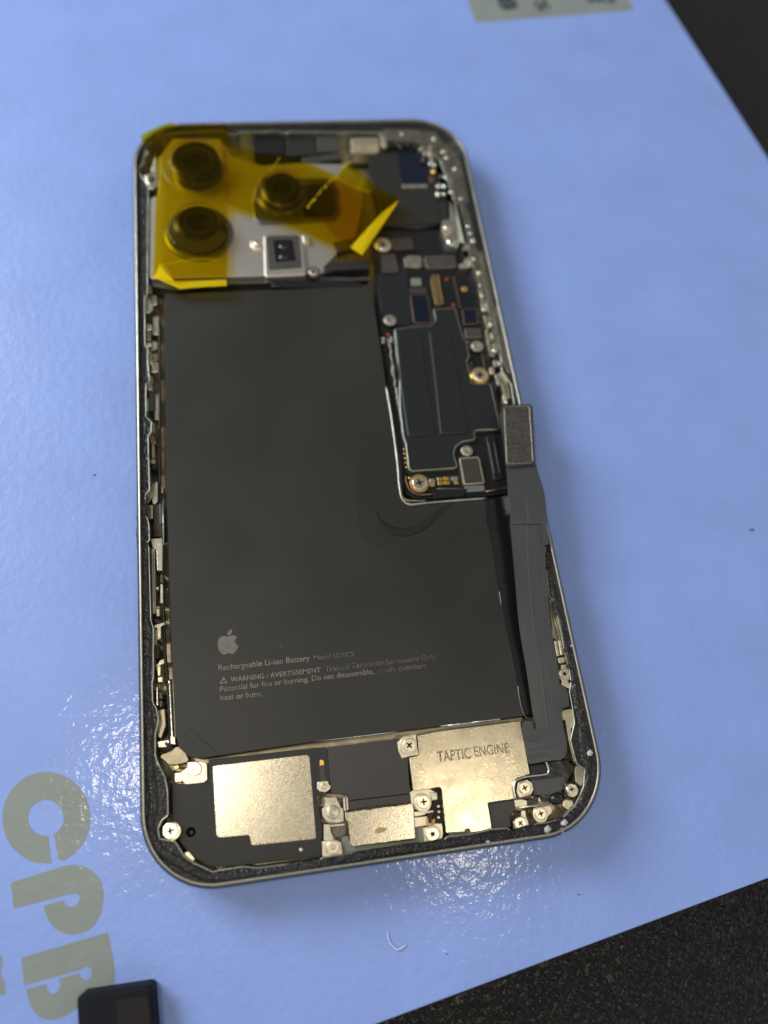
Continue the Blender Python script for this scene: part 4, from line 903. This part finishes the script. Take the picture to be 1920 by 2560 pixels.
# ------------------------------------------------------------------ chips of glass left on the adhesive
random.seed(21)
for (k, x, y, r, lab) in (('i', 1225, 1412, 26, 'white glass chip at the bottom right corner, right one of the upper pair'), ('i', 1060, 1478, 28, 'white glass chip left of the other corner chips, below the two round screws'),
                          ('i', 1207, 1492, 24, 'flat white glass chip touching the metal rim at the bottom right corner'), ('i', 475, 1615, 22, 'small pale chip on the adhesive below the bright motor plate'),
                          ('i', 1480, 722, 24, 'beige glass chip on the adhesive beside the right rim'), ('j', 848, 1160, 12, 'small pinkish glass chip wedged at the right rim above the small screw')):
    z = ZL + .3; p = P(*px_of(k, x, y), z); R_ = mmr(k, x, y, r, z); bm = bmesh.new()
    g = bmesh.ops.create_icosphere(bm, subdivisions=1, radius=1)
    for v_ in g['verts']:
        v_.co = Vector((v_.co.x*R_*random.uniform(1.0, 1.7), v_.co.y*R_*random.uniform(1.0, 1.7), v_.co.z*.45)) + p
    tag(finish('glass_chip', bm, 'shard'), lab, 'glass chip', 'glass chips left on the adhesive')

# ------------------------------------------------------------------ amber tape
tops = []
for k, x, y, r, z in (('a', 635, 440, 222, 10.3), ('a', 655, 1025, 200, 10.1), ('b', 75, 570, 145, 10.1)):
    c = P(*px_of(k, x, y), z - .1); tops.append((c.x, c.y, mmr(k, x, y, r, z), z + .12))
def drape(x, y, base, amp=.22, seed=0):
    z = base
    for cx, cy, r, zt in tops:
        d_ = math.hypot(x-cx, y-cy)
        if d_ < r*1.08: h = 1
        else: h = max(0, 1 - (d_ - r*1.08)/(r*.42)); h = h*h*(3-2*h)
        z = max(z, base + (zt - base)*h)
    q = Vector((x*.35, y*.35, seed)); z += amp*abs(noise.noise(q)) + .45*amp*abs(noise.noise(q*2.3 + Vector((3, 1, 0)))) + .05*noise.noise(q*5)
    z += .02
    return z
from mathutils.geometry import delaunay_2d_cdt
def tape(name, spec, base, m, label, cat, group, jag=(), seed=0, lift=None, step=.55, amp=.22):
    """film cut to an outline and draped over whatever stands below it; jag = outline sides torn off with teeth"""
    ps = [P(x, y, base) for x, y in pts(spec)]; n = len(ps); out = []
    for i in range(n):
        a, b = ps[i], ps[(i+1) % n]; L_ = (b - a).length; k = max(1, int(L_/(.5 if i in jag else .8))); nn = Vector((-(b-a).y, (b-a).x, 0)).normalized()
        for q in range(k):
            p_ = a.lerp(b, q/k)
            if i in jag and q: p_ = p_ + nn*random.uniform(-.28, .28)
            out.append(Vector((p_.x, p_.y)))
    nb = len(out); xs = [p_.x for p_ in out]; ys = [p_.y for p_ in out]; y = min(ys)
    def inside(x, y):
        c_ = False
        for i in range(nb):
            a, b = out[i-1], out[i]
            if (a.y > y) != (b.y > y) and x < (b.x-a.x)*(y-a.y)/(b.y-a.y) + a.x: c_ = not c_
        return c_
    g = list(out)
    while y < max(ys):
        x = min(xs)
        while x < max(xs):
            px_, py_ = x + random.uniform(-.1, .1), y + random.uniform(-.1, .1)
            if inside(px_, py_) and min((px_-o.x)**2 + (py_-o.y)**2 for o in out) > .1: g.append(Vector((px_, py_)))
            x += step
        y += step
    vv, ee, ff, _, _, _ = delaunay_2d_cdt(g, [], [list(range(nb))], 1, 1e-5)
    bm = bmesh.new(); bv = []
    for v_ in vv:
        z = drape(v_.x, v_.y, base, amp, seed)
        if lift: z += lift(v_.x, v_.y)
        bv.append(bm.verts.new((v_.x, v_.y, z)))
    for f in ff: bm.faces.new([bv[i] for i in f])
    o = finish(name, bm, m, None, True); return tag(o, label, cat, group)
random.seed(3)
pe = P(*px_of('a', 500, 1500), 8); yb = pe.y; ptip = P(*px_of('b', 840, 900), 8)
tape('amber_tape', 'a 118,222 212,172 320,118 338,88 480,88 640,96 840,78 900,100 945,112 942,400 940,900 936,1300 932,1600 700,1625 490,1650 350,1605 235,1565 250,1200 262,800 285,700 262,450 235,290 180,270 135,290', 7.95, 'tape',
     'upright strip of amber tape over the two left camera lenses', 'tape', 'amber tape over the cameras', jag=(0, 1, 3, 4, 5, 6), seed=1, amp=.12,
     lift=lambda x, y: (-.6 if y > 159.6 else 0) + max(0, (yb - y)*.35))
tape('amber_tape', 'a 870,280 b -60,330 100,352 240,380 520,500 670,588 830,640 985,668 900,830 682,1112 600,1095 b 430,1010 230,915 100,860 a 1160,950 935,880', 7.7, 'tape',
     'slanting strip of amber tape over the right camera lens, ending in a point', 'tape', 'amber tape over the cameras', seed=5, amp=.3, lift=lambda x, y: .35*max(0, 1 - math.hypot(x-ptip.x, y-ptip.y)/6))
tape('amber_tape', 'b 595,385 720,500 840,600 988,666 940,745 850,880 760,1000 684,1106 620,1070 590,1010 480,960 380,830 272,745 320,660 370,610 440,545 500,500 545,440', 8.25, 'tape',
     'short torn piece of amber tape with a jagged edge, layered on the slanting strip', 'tape', 'amber tape over the cameras', jag=(12, 13, 14, 15, 16, 17), seed=9, amp=.35, lift=lambda x, y: .7*max(0, 1 - math.hypot(x-ptip.x, y-ptip.y)/6))
# folded corner and creased end, their highlight painted by the film colour
def fold(specs_z, label):
    bm = bmesh.new(); vv = [bm.verts.new(P(*px_of(k, x, y), z)) for k, x, y, z in specs_z]
    c = sum((v_.co for v_ in vv), Vector())/len(vv); bm.faces.new(vv)
    bmesh.ops.subdivide_edges(bm, edges=bm.edges, cuts=4, use_grid_fill=True)
    for v_ in bm.verts: v_.co.z += .5*abs(noise.noise(v_.co*.45)) + .2*noise.noise(v_.co*1.3)
    return finish('tape_fold', bm, 'tapefold', None)
T3 = [o for o in COL.objects if o.name.startswith('amber_tape')]
f1 = fold([('b', 600, 1040, 9.0), ('b', 725, 900, 9.6), ('b', 850, 770, 9.9), ('b', 975, 680, 9.8), ('b', 830, 900, 9.0), ('b', 690, 1105, 8.6)], '')
f1.parent = T3[2]
f2 = fold([('a', 235, 1560, 8.9), ('a', 300, 1450, 9.4), ('a', 440, 1600, 9.2), ('a', 925, 1585, 9.1), ('a', 932, 1640, 8.7), ('a', 490, 1668, 8.7)], '')
f2.parent = T3[0]

# creases and the torn rim of the film
def crease(spec, base, seed, amp, dz, par, r=.07):
    lp = smooth_loop(plane(spec, base), 6, False)
    q = [Vector((p_.x, p_.y, drape(p_.x, p_.y, base, amp, seed) + dz)) for p_ in lp]
    finish('tape_crease', tube_bm(q, r, flat=.6), 'tapefold', par, True)
crease('a 1160,860 1230,720 1300,610 1400,480 1432,430', 7.7, 5, .3, .03, T3[1], .06)
crease('a 300,1445 420,1425 600,1400 720,1390 860,1398', 7.95, 1, .12, .05, T3[0], .05)
crease('a 262,800 300,720 290,560 300,420', 7.95, 1, .12, .05, T3[0], .04)
crease('a 300,1450 360,1500 430,1590', 7.95, 1, .12, .6, T3[0], .10)
crease('b 480,505 560,545 660,590 760,620', 8.25, 9, .35, .05, T3[2], .05)
crease('b 640,600 700,540 690,500', 8.25, 9, .35, .05, T3[2], .04)
random.seed(8); bm = bmesh.new(); lp = smooth_loop(plane('b 595,385 545,435 500,500 440,545 380,605 330,665 300,700 275,738', 8.3), 7, False)
for p_ in lp:
    if random.random() < .75:
        blob(Vector((p_.x + random.uniform(-.15, .15), p_.y + random.uniform(-.15, .15), drape(p_.x, p_.y, 8.25, .35, 9) + .05)), random.uniform(.12, .3), random.uniform(.12, .35), .12, bm, .3, 1)
finish('torn_edge', bm, 'tapefold', T3[2], True)
bm = bmesh.new(); lp = smooth_loop(plane('a 350,105 480,95 640,100 840,86 940,112', 7.95), 8, False)
for p_ in lp:
    if random.random() < .5:
        blob(Vector((p_.x, p_.y + random.uniform(-.3, .1), drape(p_.x, p_.y, 7.95, .12, 1) - .5)), random.uniform(.12, .3), random.uniform(.1, .25), .12, bm, .3, 1)
finish('torn_edge', bm, 'tapefold', T3[0], True)
